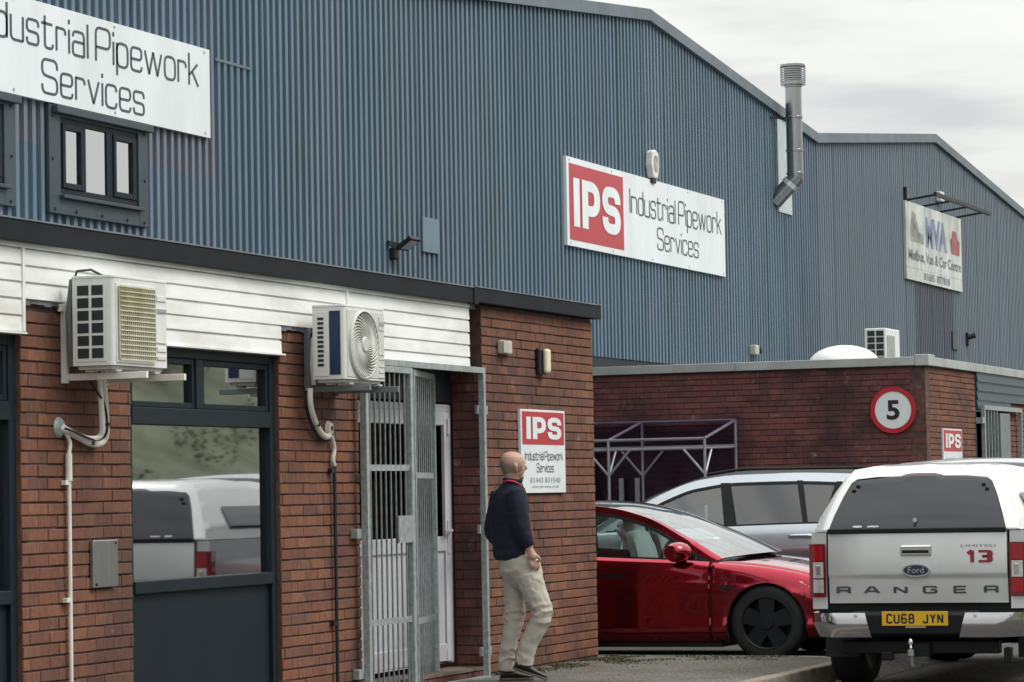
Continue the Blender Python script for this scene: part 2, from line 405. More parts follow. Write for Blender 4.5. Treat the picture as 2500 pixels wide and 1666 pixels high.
# ------------------------------------------------------------------ ground
ZR, ZY = -.15, -.065
g = MB().box(-400, 600, -500, 700, ZR-.4, ZR).build('ground', ASPH); tag(g, kind='structure')
yp = [(25.4,-2.62,ZR+.004),(52,-2.62,ZR+.004),(52,-2.2,ZY),(26.02,-2.2,ZY)]
mb = MB(); mb.add(yp, [(0,1,2,3)]); mb.add([(26.02,-2.2,ZY),(52,-2.2,ZY),(52,5,ZY),(25.7,5,ZY),(25.7,.1,ZY)], [(0,1,2,3,4)])
tag(mb.build('yard', ASPH, fix=False), kind='structure')
KY = -2.27
mb = MB(); pv = [(2,KY),(25.2,KY),(25.8,-2.12),(26.02,-1.75),(26.12,.0),(26.12,.25),(25.76,.25),(25.76,.02),(2,.02)]
mb.prism([(a,b,-.3) for a,b in pv], (0,0,.3))
pav = tag(mb.build('pavement', PAVE), kind='structure')
x = 6.0
while x < 25.0:
    l = .915; o = MB().box(x+.004, min(x+l, 25.15)-.004, KY-.125, KY-.003, -.3, .006).build('kerb_stone', KERB, pav, bevel=.012); x += l
ks = MB(); ks.prism([(25.15,KY-.125,-.3),(25.85,KY+.05,-.3),(25.98,-1.80,-.3),(25.86,-1.78,-.3),(25.74,-2.08,-.3),(25.17,KY-.004,-.3)], (0,0,.302)); ks.build('kerb_stone', KERB, pav, bevel=.01)
# loose gravel in the gutter, weeds and moss along the wall
mb = MB()
for i in range(420):
    x = random.uniform(22, 25.6); y = KY-.15-abs(random.gauss(0, .11)); s = random.uniform(.006, .022)
    q = [(random.uniform(.6,1.2)*s*a, random.uniform(.6,1.2)*s*b, c*s) for a,b,c in ((1,0,0),(0,1,0),(-1,0,0),(0,-1,0),(0,0,.9))]
    mb.add([(x+a,y+b,ZR+c+.002) for a,b,c in q], [(0,1,4),(1,2,4),(2,3,4),(3,0,4)])
PEB = mat('pebble', (.33,.30,.26), .9, var=.5, vs_=40)
tag(mb.build('gravel', PEB, fix=False), 'loose pale gravel lying in the gutter along the kerb', 'gravel', kind='stuff')
MOSS = mat('moss', (.06,.062,.026), .95, var=.5, vs_=30)
DRYG = mat('dry_weed', (.10,.085,.035), .95, var=.4, vs_=30)
mb = MB()
for i in range(6500):
    r_ = random.random()
    if r_ < .5: x = random.uniform(22.9, 26.0); y = -abs(random.gauss(0, .14))-.01
    elif r_ < .75: x = random.gauss(25.2, .45); y = random.gauss(-.35, .22)
    else: x = random.uniform(25.3, 26.05); y = random.uniform(-1.9, 0)
    if x > 26.05 or y > -.004: continue
    if noise.noise((x*2.2, y*3, 3)) < -.05: continue
    h = random.uniform(.004, .016); a = random.uniform(0, 6.28); wd = random.uniform(.004, .011)
    mb.cur = 0 if random.random() < .7 else 1
    dx, dy = math.cos(a)*wd, math.sin(a)*wd
    mb.add([(x-dx,y-dy,.0),(x+dx,y+dy,.0),(x+dy*1.2,y-dx*1.2,h)], [(0,1,2)])
tag(mb.build('moss', [MOSS, DRYG], fix=False), 'moss and dry weeds growing on the pavement along the brick wall foot', 'moss', kind='stuff')
# hillside across the road: mirrored in the office window
HILL = mat('hill_ground', (.14,.155,.105), .95, var=.35, vs_=.8, dirt=(.09,.11,.06), dirtamt=.7)
def hz(x, y):
    t = max(0, (-24-y)/22); t = min(1, t)
    return ZR-.02+(t*t*(3-2*t))*10+max(0, (-46-y))*.2+noise.noise((x*.06, y*.06, 0))*1.2*t
mb = MB(); mb.grid(lambda u, v: (lambda x, y: (x, y, hz(x, y)))(-60+u*260, -23-v*70), 60, 24)
tag(mb.build('hillside', HILL, smooth=True), kind='structure')
mb = MB(); random.seed(5)
LEAF = [mat('scrub_a', (.145,.165,.10), .8, var=.2, vs_=1), mat('scrub_b', (.16,.16,.105), .8, var=.2, vs_=1), mat('scrub_c', (.12,.145,.09), .8, var=.2, vs_=1)]
for i in range(150):
    x = random.uniform(25, 100); y = random.uniform(-70, -27); b = random.uniform(.8, 2.0); zc = hz(x, y)+b*.5; mb.cur = random.randrange(3)
    for k in range(300):
        v = Vector((random.gauss(0,1), random.gauss(0,1), random.gauss(0,1))).normalized()*b*random.uniform(.6,1)
        p = Vector((x, y, zc))+Vector((v.x, v.y, v.z*.75)); s = random.uniform(.03,.075)
        a = Vector((random.gauss(0,1),random.gauss(0,1),random.gauss(0,1))).normalized()*s; c = a.cross(v).normalized()*s
        mb.add([p-a-c, p+a-c, p+a+c, p-a+c], [(0,1,2,3)])
tag(mb.build('scrub', LEAF, fix=False), 'scrubby green and brown bushes covering the bank across the road', 'bushes', kind='stuff')
random.seed(21)

# ------------------------------------------------------------------ brick walls
BMESH = {}
def brick_mesh(wd, m_, dpt=.05, hgt=.0635):
    k = (round(wd, 3), m_.name)
    if k in BMESH: return BMESH[k]
    w2, h2, c = wd/2, hgt/2, .0035
    V = [(-w2,0,-h2),(w2,0,-h2),(w2,0,h2),(-w2,0,h2)]                                  # back at depth 0
    V += [(a*w2, -(dpt-c), b*h2) for a,b in ((-1,-1),(1,-1),(1,1),(-1,1))]
    V += [(a*(w2-c), -dpt, b*(h2-c)) for a,b in ((-1,-1),(1,-1),(1,1),(-1,1))]
    Fc = [(8,9,10,11)]
    for i in range(4):
        j = (i+1) % 4; Fc += [(4+i,4+j,8+j,8+i), (i,j,4+j,4+i)]
    me = bpy.data.meshes.new('brick'); me.from_pydata(V, [], Fc); me.materials.append(m_); BMESH[k] = me
    return me
def brick_wall(name, parent, O, u, n, Lw, z0, z1, mats, phase=0., zph=0., maxobj=300, prio=None, holes=(), thick=.10, end_ext=0.0):
    """core of mortar (a part) with proud bricks (its pieces). O: outer face origin, u along, n outward."""
    O, u, n = Vector(O), Vector(u), Vector(n)
    core = MB(); rec = .011
    a = O-n*rec; bq = O-n*(thick)
    P = [a, a+u*Lw, bq+u*Lw, bq]
    core.prism([(p.x,p.y,z0) for p in P], (0,0,z1-z0))
    core_o = core.build(name, MORTAR, parent)
    rot = math.atan2(u.y, u.x)
    items = []
    nc = int(math.ceil((z1-zph)/.075))+1
    for c in range(-20, nc+20):
        zc = zph+c*.075+.0375
        zl, zh = zc-.031, zc+.031
        if zl < z0-.002 or zh > z1+.004: continue
        off = (0 if c % 2 else .1125)+phase
        x = -off
        while x < Lw:
            s0, s1 = max(x, 0)+.0012, min(x+.225, Lw)-.0012
            x += .225
            if s1-s0 < .02: continue
            if any(h[0] < (s0+s1)/2 < h[1] and h[2] < zc < h[3] for h in holes): continue
            items.append(((s0+s1)/2, s1-s0, zc))
    if prio: items.sort(key=prio)
    inst, rest = items[:maxobj], items[maxobj:]
    for s, wd, zc in inst:
        o = bpy.data.objects.new('brick', brick_mesh(wd, mats[0])); COL.objects.link(o)
        p = O+u*s-n*.05+n*random.uniform(-.003, .002); o.location = (p.x, p.y, zc+random.uniform(-.0015,.0015))
        o.rotation_euler = (random.gauss(0,.006), random.gauss(0,.005), rot+random.gauss(0,.009)); o.scale = (1, 1+random.gauss(0,.03), 1+random.gauss(0,.012)); o.parent = core_o
    if rest:
        mb_ = MB(); rn = []
        for s, wd, zc in rest:
            me = brick_mesh(wd, mats[0]); p = O+u*s-n*.05+n*random.uniform(-.003,.002)
            M_ = Matrix.Translation((p.x,p.y,zc)) @ Matrix.Rotation(rot, 4, 'Z')
            mb_.add([M_ @ v.co for v in me.vertices], [tuple(f.vertices) for f in me.polygons]); rn += [random.random()]*len(me.vertices)
        o = mb_.build('bricks', mats[1], core_o, fix=False)
        at = o.data.attributes.new('rnd', 'FLOAT', 'POINT'); at.data.foreach_set('value', rn); o['kind'] = 'stuff'
    return core_o

# ------------------------------------------------------------------ near office annex
ann = thing('office_annex', 'long low brick office annex with white boarding and dark fascia', 'building', (20.5, 2.4, 0))
U, NF = (1,0,0), (0,-1,0)
PT = 2.62
brick_wall('brick_pier', ann, (15.735,0,0), U, NF, 1.35, -.02, PT, (BRICK1, BRICK1J), phase=.03, zph=.02)
brick_wall('brick_pier', ann, (19.25,0,0), U, NF, 1.35, -.02, PT, (BRICK1, BRICK1J), phase=.08, zph=.045)
def prio_end(it): s, wd, zc = it; return s - (0 if not (.9 < s < 1.8 and 1.45 < zc < 2.15) else -5)
brick_wall('brick_wall', ann, (23.08,0,0), U, NF, 2.68, -.02, 2.965, (BRICK1, BRICK1J), phase=.0, zph=.015, prio=prio_end, thick=.2)
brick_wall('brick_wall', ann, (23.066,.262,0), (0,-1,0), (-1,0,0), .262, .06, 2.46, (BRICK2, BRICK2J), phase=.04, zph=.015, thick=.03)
MB().box(25.56, 25.749, .2, 4.9, -.2, 2.965).build('side_wall', BRICK1J, ann)
# board rows
ROWS = [(2.435,2.533),(2.533,2.631),(2.631,2.729),(2.729,2.827),(2.827,2.925)]
segs_hi = [(14.2,15.725),(15.735,20.35),(20.36,22.745)]
segs_lo = [(14.2,15.725),(17.09,19.24),(20.61,20.73),(20.74,22.745)]
for i, (a, b) in enumerate(ROWS):
    for x0, x1 in (segs_lo if i < 2 else segs_hi):
        zt = b-.010
        q = [(-.022,a),(-.030,a+.004),(-.026,zt),(-.012,zt),(-.012,b),(.02,b),(.02,a)]
        mb = MB().prism([(x0,y,z) for y,z in q], (x1-x0,0,0)); o = mb.build('board', WHITEB, ann); o.location.z += random.uniform(-.0015,.0015)
mb = MB().box(14.2,22.745,-.034,.02,2.927,2.957); mb.build('board_trim', WHITEB, ann)
for x in (15.72, 20.355): MB().box(x-.014, x+.014, -.038, .0, 2.44 if x < 17 else 2.633, 2.926).build('joint_trim', WHITEB, ann)
for x0, x1 in ((14.2,15.74),(17.06,19.27),(20.60,22.745)): MB().box(x0, x1, -.045, .06, 2.424, 2.436).build('drip_trim', WHITEB, ann)
LEAD = mat('lead_flashing', (.14,.145,.155), .7, .1, var=.35, vs_=14)
for x0, x1 in ((15.74,17.08),(19.255,20.595)):
    mb = MB(); n_ = 16
    for k in range(n_):
        a, b = x0+(x1-x0)*k/n_, x0+(x1-x0)*(k+1)/n_; mb.box(a, b, -.016-random.random()*.006, .02, PT-.012-random.random()*.014, PT+.013+random.random()*.004)
    mb.build('lead_flashing', LEAD, ann)
# fascia
MB().box(14.2, 22.70, -.085, .05, 2.955, 3.078).build('fascia', FASCIA, ann, bevel=.004)
MB().box(22.78, 25.80, -.075, .05, 2.972, 3.088).build('fascia', FASCIA, ann, bevel=.004)
MB().box(22.70, 22.79, -.095, .06, 2.950, 3.092).build('fascia_joint', FASCIA, ann, bevel=.004)
DRIP = mat('roof_edge', (.16,.18,.19), .5, .3, var=.2, vs_=4)
MB().box(14.2, 22.70, -.092, .1, 3.079, 3.089).build('roof_edge', DRIP, ann)
MB().box(22.79, 25.70, -.082, .1, 3.089, 3.099).build('roof_edge', DRIP, ann)
MB().box(25.70, 25.81, -.088, 4.9, 3.092, 3.104).build('roof_edge', DRIP, ann)
MB().box(14.2, 25.76, .05, 4.95, 2.93, 3.07).build('flat_roof', WROOF, ann)
# shopfront windows between the piers
def shopfront(x0, x1, parent):
    yf = .035; d = .07
    w_ = MB()
    def fr(a, b, c, e, y0=yf, y1=yf+d): w_.box(a, b, y0, y1, c, e)
    Z0, Z1 = .0, 2.428; tr0, tr1 = 1.925, 2.035; s0, s1 = .865, .945; f = .075
    fr(x0, x0+f, Z0, Z1); fr(x1-f, x1, Z0, Z1)
    fr(x0+f, x1-f, Z1-f*.9, Z1); xm = x0+(x1-x0)*.475
    fr(xm-.05, xm+.05, tr1, Z1-f*.9); fr(x0+f, x1-f, tr0, tr1, yf-.006); fr(x0+f, x1-f, s0, s1, yf-.012); fr(x0+f, x1-f, Z0, .06)
    o = w_.build('window', ANTH, parent, bevel=.006)
    # inner sashes
    for a, b in ((x0+f, xm-.05), (xm+.05, x1-f)):
        q = MB(); e = .04
        for r in ((a,a+e,tr1,Z1-f*.9),(b-e,b,tr1,Z1-f*.9),(a+e,b-e,tr1,tr1+e),(a+e,b-e,Z1-f*.9-e,Z1-f*.9)): q.box(r[0]+.001, r[1]-.001, yf+.012, yf+d-.005, r[2]+.001, r[3]-.001)
        q.build('sash', ANTH, o, bevel=.005)
        MB().box(a+e, b-e, yf+.045, yf+.049, tr1+e, Z1-f*.9-e).build('pane', GLASSM, o)
    MB().box(x0+f, x1-f, yf+.045, yf+.049, s1, tr0).build('pane', GLASSM, o)
    MB().box(x0+f, x1-f, yf+.03, yf+.05, .06, s0).build('panel', ANTH, o)
    MB().box(x0+.01, x1-.01, yf-.055, yf+.0, s0+.012, s0+.04).build('sill', ANTH, o, bevel=.004) if False else None
    return o
shopfront(17.087, 19.248, ann); shopfront(13.6, 15.733, ann)
# interior behind the glass
mb = MB(); mb.box(13.5, 20.5, 1.25, 1.3, 0, 2.9); mb.box(13.5, 20.5, .12, 1.25, 2.5, 2.55); mb.box(13.5,20.5,.12,1.25,-.05,0)
mb.build('interior', DARKIN, ann)
MB().box(17.0, 19.3, .11, .42, .905, .935).build('window_board', mat('window_board', (.18,.19,.19), .5), ann)
mb = MB(); bx_ = F(548,1318,.2).x
mb.add([(bx_,.16,.938),(bx_+.22,.16,.938),(bx_+.20,.20,1.07),(bx_+.02,.20,1.07),(bx_,.25,.938),(bx_+.22,.25,.938)], [(0,1,2,3),(4,5,2,3),(0,3,4),(1,5,2)])
tag(mb.build('folded_card', mat('card', (.85,.88,.9), .6)), 'small white folded card standing on the sill inside the office window', 'card')
mb = MB().lathe([(0,0),(.035,0),(.035,.14),(.014,.17),(.014,.20),(.02,.20),(.02,.225),(0,.225)], (F(364,1310,.22).x,.22,.937), 'z', 14)
tag(mb.build('bottle', mat('bottle', (.18,.28,.36), .2), smooth=True), 'clear blue plastic bottle on the sill inside the office window', 'bottle')

# doorway
yd = .25
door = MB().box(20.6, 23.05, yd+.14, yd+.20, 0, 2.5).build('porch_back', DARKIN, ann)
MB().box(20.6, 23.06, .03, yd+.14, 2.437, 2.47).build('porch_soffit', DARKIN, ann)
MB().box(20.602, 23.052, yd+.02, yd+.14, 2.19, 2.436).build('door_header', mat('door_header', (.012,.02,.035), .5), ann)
brick_wall('door_step', ann, (20.61,.03,0), U, NF, 2.46, -.02, .055, (BRICK2, BRICK2J), zph=-.02, thick=.05)
MB().box(20.61, 23.07, .02, yd+.1, .052, .075).build('step_top', mat('step_top', (.14,.105,.085), .9, var=.3, vs_=10), ann)
def pvc_door(x0, x1, y, glazed, parent, hinge_right=True):
    z0, z1 = .11, 2.165; fr = .055
    d_ = MB()
    d_.box(x0, x0+fr, y, y+.07, z0, z1); d_.box(x1-fr, x1, y, y+.07, z0, z1); d_.box(x0+fr, x1-fr, y, y+.07, z1-fr, z1)
    o = d_.build('door', WPVC, parent, bevel=.006)
    a, b = x0+fr+.006, x1-fr-.006; s = .11; l = MB()
    zs = [z0+.015, z0+.16, 1.0, 1.12, z1-fr-.11, z1-fr-.004]
    l.box(a, a+s, y-.012, y+.045, zs[0], zs[5]); l.box(b-s, b, y-.012, y+.045, zs[0], zs[5])
    l.box(a+s, b-s, y-.012, y+.045, zs[0], zs[1]); l.box(a+s, b-s, y-.012, y+.045, zs[2], zs[3]); l.box(a+s, b-s, y-.012, y+.045, zs[4], zs[5])
    l.build('leaf', WPVC, o, bevel=.008)
    MB().box(a+s, b-s, y+.004, y+.03, zs[1], zs[2]).build('panel', WPVC, o)
    MB().box(a+s, b-s, y+.012, y+.018, zs[3], zs[4]).build('pane', GLASSD, o)
    if hinge_right:
        h = MB().box(b-s+.03, b-s+.065, y-.024, y-.012, .98, 1.25); h.bar((b-s+.045,y-.05,1.165),(b-s-.10,y-.055,1.16),.022,.022); h.bar((b-s+.047,y-.012,1.165),(b-s+.047,y-.055,1.165),.018,.018)
        h.build('handle', mat('door_handle', (.62,.63,.65), .3, .3), o, bevel=.004)
        MB().box(b-.055, b-.02, y-.03, y-.012, 1.93, 2.06).build('hinge', WPVC, o, bevel=.005)
    return o
pvc_door(20.98, 23.045, yd+.02, True, ann)
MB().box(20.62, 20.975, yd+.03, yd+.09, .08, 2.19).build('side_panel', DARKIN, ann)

# ------------------------------------------------------------------ security gate (near)
def gate_bars(mb_list, parent, A, B, z0, z1, nb, rails, stile=.05, bar=.016, name='gate_leaf'):
    A, B = Vector(A), Vector(B); L_ = (B-A).length; u = (B-A)/L_
    up = Vector((0,0,1)); f = MB()
    f.bar(A+up*z0, A+up*z1, stile, stile, u); f.bar(B+up*z0, B+up*z1, stile, stile, u)
    for z in (z0+.02, z1-.02, *rails): f.bar(A+u*stile*.51+up*z, B-u*stile*.51+up*z, .012 if z in rails else .045, .045)
    o = f.build(name, GALVW, parent)
    for k in range(nb):
        p = A+u*(L_*(k+1)/(nb+1)); b = MB().tube([p+up*z0, p+up*z1], bar/2, 6); b.build('bar', GALV, o, smooth=True)
    return o
gate = thing('security_gate', 'galvanised steel bar gate standing ajar in front of the white office door', 'gate', (21.8, -.07, 0))
yg = -.075; GT = 2.452
f = MB()
f.bar((20.50,yg,GT-.022),(22.90,yg,GT-.022),.045,.045); f.bar((22.875,yg,-.02),(22.875,yg,GT-.045),.045,.045); f.bar((21.9,yg,.0),(22.853,yg,.0),.045,.03)
f.build('frame', GALVW, gate)
for x, zz in ((20.49,1.18),(20.49,.17),(22.90,2.12),(22.90,1.17),(22.90,.2)):
    if x < 22: MB().box(x-.075, x+.012, yg+.02, -.001, zz-.035, zz+.035).build('fixing_lug', GALVW, gate, bevel=.003)
    else: MB().box(x+.0, x+.22, yg+.05, -.001, zz-.035, zz+.035).build('fixing_lug', GALVW, gate, bevel=.003)
gl = gate_bars(None, gate, (20.53,yg,0), (21.37,yg,0), .0, GT-.05, 8, (1.655,.53))
MB().box(21.08, 21.35, yg-.026, yg-.012, 1.10, 1.30).build('lock_plate', GALVW, gl)
gate_bars(None, gate, (21.435,yg+.005,0), (F(997,1200,.195).x,.195,0), -.045, GT-.06, 9, (1.60,.50), stile=.05)

# ------------------------------------------------------------------ blue warehouse
S = 5.0
wh = thing('warehouse', 'tall warehouse clad in blue corrugated steel with a double gabled roofline', 'building', (45, 14, 0))
APX = [(24.28,8.40),(42.586,8.43),(60.84,8.47),(79.1,8.47)]; VAL = [(15.2,7.5),(33.4,7.53),(51.79,7.56),(69.97,7.6)]
pts = sorted(APX+VAL)
def zroof(x):
    for (a, za), (b, zb) in zip(pts, pts[1:]):
        if a <= x <= b: return za+(zb-za)*(x-a)/(b-a)
    return 7.5
PITCH = .152; NS = 7
def sheet(x0, nr, zb, name='cladding_sheet'):
    mb_ = MB(); P = []
    for k in range(nr):
        a = x0+k*PITCH
        P += [(a, 0), (a+.066, 0), (a+.076, .062), (a+.142, .062)]
    P.append((x0+nr*PITCH+.012, 0))
    xs = [p[0] for p in P]
    V = [(x, S-.037-.0+y-.0, zb) for x, y in P] + [(x, S-.037+y, zroof(x)-.02) for x, y in P]; n_ = len(P)
    mb_.add(V, [(i, i+1, n_+i+1, n_+i) for i in range(n_-1)])
    o = mb_.build(name, CLAD, wh, fix=False)
    o.location.y = random.uniform(-.005, .004); return o
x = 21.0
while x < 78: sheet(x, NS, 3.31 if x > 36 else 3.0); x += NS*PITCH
MB().box(20, 79, S+.05, S+.09, 2.9, 7.0).build('inner_wall', DARKIN, wh)
MB().box(36, 79, S-.02, S+.008, 2.6, 3.30).build('gap_shade', mat('gap_shade_dark', (.012,.016,.02), .8), wh)  # near-black strip painted as the shadow gap below the cladding
# roof planes and verge flashings
for (a, za), (b, zb) in zip(pts, pts[1:]):
    mb = MB(); mb.add([(a,S-.02,za),(b,S-.02,zb),(b,S+45,zb),(a,S+45,za)], [(0,1,2,3)]); mb.build('roof_slope', WROOF, wh)
    n_ = max(1, int((b-a)/3.05))
    for k in range(n_):
        xa, xb = a+(b-a)*k/n_, a+(b-a)*(k+1)/n_; z_a, z_b = za+(zb-za)*k/n_, za+(zb-za)*(k+1)/n_
        MB().prism([(xa,S-.10,z_a-.14),(xb-.004,S-.10,z_b-.14),(xb-.004,S-.10,z_b+.03),(xa,S-.10,z_a+.03)], (0,.13,0)).build('verge_flashing', CLADT, wh)
# lap joint line beside the upper sign, patch panel
MB().box(28.39, 29.22, S-.05, S-.037, 5.935, 5.965).build('lap_trim', CLADT, wh)
a, b = F(971,498,S-.06), F(1010,585,S-.06); zb = F(971,578,S-.06).z
MB().box(a.x, b.x, S-.062, S-.038, zb, a.z).build('patch_panel', PATCHM, wh, bevel=.003)
# upper windows
def upper_window(X1):
    X0 = X1-1.95; zt, zb = 5.10, 4.10; fl = MB(); y0, y1 = S-.075, S-.037
    wx0, wx1, wz0, wz1 = X0+.21, X1-.20, 4.29, 5.00
    fl.box(X0, wx0, y0, y1, zb, zt); fl.box(wx1, X1, y0, y1, zb, zt); fl.box(wx0, wx1, y0, y1, zb, wz0); fl.box(wx0, wx1, y0, y1, wz1, zt)
    o = fl.build('window', FLASH, wh, bevel=.004)
    MB().box(X0+.06, X1+.02, y0-.06, y0-.004, zt-.075, zt-.005).build('head_flashing', FLASH, o, bevel=.006)
    MB().box(wx0-.02, wx1+.05, y0-.05, y0-.003, wz0-.045, wz0-.01).build('sill', FLASH, o, bevel=.006)
    x = wx0; wds = [.27, .36, .27]; gaps = (wx1-wx0-sum(wds))/6
    fr = MB(); yy0, yy1 = S-.06, S-.02; e = .055
    fr.box(wx0, wx1, yy0, yy1, wz0, wz0+e); fr.box(wx0, wx1, yy0, yy1, wz1-e, wz1)
    W_ = wx1-wx0; cuts = [(0,.05),(.05+.40,.05+.46),(.92,1.04),(W_-.06,W_)]
    for a_, b_ in cuts: fr.box(wx0+a_, wx0+b_, yy0-.002, yy1, wz0+e, wz1-e)
    fr.build('frame', ANTH, o, bevel=.004)
    opn = [(.05,.45,True),(.51,.92,False),(1.04,W_-.06,True)]
    for a_, b_, sash in opn:
        i = .055 if sash else .004
        if sash:
            s_m = MB()
            for r in ((a_,a_+i,wz0+e,wz1-e),(b_-i,b_,wz0+e,wz1-e),(a_+i,b_-i,wz0+e,wz0+e+i),(a_+i,b_-i,wz1-e-i,wz1-e)): s_m.box(wx0+r[0]+.001, wx0+r[1]-.001, yy0-.016, yy1-.004, r[2]+.001, r[3]-.001)
            s_m.build('sash', ANTH, o, bevel=.004)
        MB().box(wx0+a_+i, wx0+b_-i, yy0+.012, yy0+.016, wz0+e+i, wz1-e-i).build('pane', GLASSU, o)
        MB().box(wx0+a_+.01, wx0+b_-.01, yy0+.03, yy0+.035, wz0+e+.005, wz1-e-.005).build('pale_backing', mat('pale_backing', (.40,.46,.47), .7, var=.08, vs_=2), o)  # pale sheet behind the glass, adds the brightness of reflected sky
    for px, pz in ((X0+.06,5.0),(X0+.06,4.6),(X1-.08,5.0),(X1-.08,4.55),(X0+.1,4.14),(X0+.5,4.14),(X0+1,4.14),(X0+1.5,4.14),(X1-.1,4.14)):
        MB().lathe([(0,-.012),(.012,-.012),(.016,0)], (px, y0, pz), 'y', 8).build('rivet', BLACK, o)
upper_window(F(341,400,S-.075).x); upper_window(F(37,400,S-.075).x)

# ------------------------------------------------------------------ big signs on the warehouse
def initials(mb_, fn, xa, xb, za, zb):
    k = 0
    for pts_, r in (([(.11,0),(.11,1)],0), ([(.42,0),(.42,1)],0), ([(.42,.89),(.86,.89),(.86,.38),(.42,.38)],.24), ([(1.64,.66),(1.64,.89),(1.16,.89),(1.16,.52),(1.64,.48),(1.64,.11),(1.16,.11),(1.16,.34)],.20)):
        v, f_ = ribbon(rnd_poly(pts_, r, n=8) if r else [Vector(q) for q in pts_], .22, .22)
        mb_.add([fn(xa+q.x/1.75*(xb-xa), za+q.y*(zb-za), k) for q in v], f_); k += 1
def big_sign(name, label, X0, X1, z0, z1, tx, red=None):
    t = thing(name, label, 'sign', ((X0+X1)/2, S-.06, z0))
    ys = S-.085
    n_ = max(1, round((X1-X0)/2.44)); red_x = X0+(X1-X0)*.327
    for a, b, m_ in ((X0, red_x, SIGNW), (red_x+.002, (red_x+X1)/2-.4, SIGNW), ((red_x+X1)/2-.398, X1, SIGNW)):
        MB().box(a, b, ys, S-.037, z0, z1).build('panel', m_, t)
    MB().box(X0+.10, red_x-.03, ys-.005, ys-.001, z0+.085, z1-.085).build('red_field', SIGNR, t)
    for k in range(5):
        for zz in (z0+.04, z1-.04): MB().lathe([(0,-.006),(.014,-.005),(.017,0)], (X0+.12+(X1-X0-.24)*k/4, ys, zz), 'y', 8).build('fixing', SIGNGREY, t)
    H_ = z1-z0; fn = lambda y: (lambda u, z: (u, y, z))
    W_ = red_x-.03-X0-.1; xa = X0+.1
    mb_ = MB(); initials(mb_, lambda u, z, k: (u, ys-.009-.0006*k, z), xa+W_*.065, xa+W_*.935, z0+H_*.225, z0+H_*.775)
    mb_.build('initials', SIGNW, t, fix=False)
    mb_ = MB(); tx(mb_, fn(ys-.004)); mb_.build('lettering', SIGNT, t, fix=False)
    return t
SS = S-.088
a, b, cc = F(1301,362,SS), F(1668,632,SS), F(1305,568,SS)
def tx2(mb_, fn):
    i0, i1, k1 = F(1447,433,SS), F(1448.5,489,SS), F(1657,535,SS)
    put_text(mb_, 'Industrial Pipework', fn, i0.x, k1.x, i1.z, i0.z, wx=.10, wz=.075)
    s0, s1, s2 = F(1508,523,SS), F(1508,572,SS), F(1605,590,SS)
    put_text(mb_, 'Services', fn, s0.x+.05, s2.x, s1.z, s0.z, wx=.10, wz=.075)
big_sign('company_sign', 'long white and red sign with initials and slate lettering under the white alarm box', a.x, b.x, (cc.z+b.z)/2, (a.z+F(1666,457,SS).z)/2, tx2)
sr = F(483,216,SS).x; wS = 7.9
def tx1(mb_, fn):
    p0, p1, k1 = F(220,62,SS), F(222,139.5,SS), F(455,180,SS)
    V, Fc, wd = text2d('Industrial Pipework', .10, .075); _, _, wI = text2d('Industrial ', .10, .075)
    V2, F2, wP = text2d('Industrial P', .10, .075)
    # start of P in the run
    xP = wP-.8; sc_ = (k1.x-p0.x)/(wd-xP); x0 = p0.x-xP*sc_
    put_text(mb_, 'Industrial Pipework', fn, x0, k1.x, p1.z, p0.z, wx=.10, wz=.075)
    s0, s1, s2 = F(93,133,SS), F(95,211,SS), F(331,255,SS)
    put_text(mb_, 'Services', fn, s0.x+.03, s2.x, s1.z, s0.z, wx=.10, wz=.075)
big_sign('company_sign', 'large white sign board mounted above the upstairs windows of the warehouse', sr-wS, sr, F(485,318,SS).z, F(481,115,SS).z, tx1)

# smaller wall signs ------------------------------------------------
def small_sign(label, X0, X1, z0, z1, zr, extra):
    t = thing('company_sign', label, 'sign', ((X0+X1)/2, -.02, z0)); ys = -.028
    MB().box(X0, X1, ys, -.002, z0, z1).build('panel', SIGNW, t, bevel=.002)
    e = (X1-X0)*.03
    MB().box(X0+e, X1-e, ys-.003, ys-.0005, zr, z1-.018).build('red_field', SIGNR, t)
    mb_ = MB(); W_ = X1-X0; H_ = z1-zr-.018; yy = ys-.0055
    initials(mb_, lambda u, z, k: (u, yy-.0004*k, z), X0+W_*.11, X0+W_*.90, zr+H_*.16, zr+H_*.84)
    mb_.build('initials', SIGNW, t, fix=False)
    mb_ = MB(); mb2 = MB(); extra(mb_, mb2, lambda u, z: (u, ys-.003, z))
    mb_.build('lettering', SIGNT, t, fix=False)
    if mb2.v: mb2.build('small_print', SIGNGREY, t, fix=False)
X0, X1, z1, z0 = F(1189.5,1000).x, F(1291,1000).x, 2.145, F(1291,1132).z
zr = F(1189,1021).z
def ex1(mb_, mb2, fn):
    put_text(mb_, 'Industrial Pipework', fn, X0+.09, X1-.07, z0+.275, z0+.345, wx=.10, wz=.11)
    put_text(mb_, 'Services', fn, X0+.36, X1-.30, z0+.175, z0+.245, wx=.11, wz=.11)
    put_font(mb2, '01443 831540', fn, X0+.20, X1-.14, z0+.085, z0+.13, .0)
    put_font(mb2, 'www.ips-wales.co.uk', fn, X0+.24, X1-.18, z0+.035, z0+.068, .0)
small_sign('red and white company sign on the brick wall beside the walking man', X0, X1, z0, z1, zr, ex1)
X0, X1, z1 = F(2162.5,1010).x, F(2206,1010).x, F(2162,985).z
z0 = z1-.62; zr = F(2164,1037).z
def ex2(mb_, mb2, fn):
    W_ = X1-X0
    for i, (a_, b_) in enumerate(((.2,.85),(.12,.9),(.3,.7),(.15,.85))): 
        pass
    put_text(mb2, 'Industrial Pipework', fn, X0+W_*.12, X1-W_*.1, zr-.13, zr-.08, wx=.1, wz=.1)
    put_text(mb2, 'Services', fn, X0+W_*.3, X1-W_*.3, zr-.21, zr-.16, wx=.1, wz=.1)
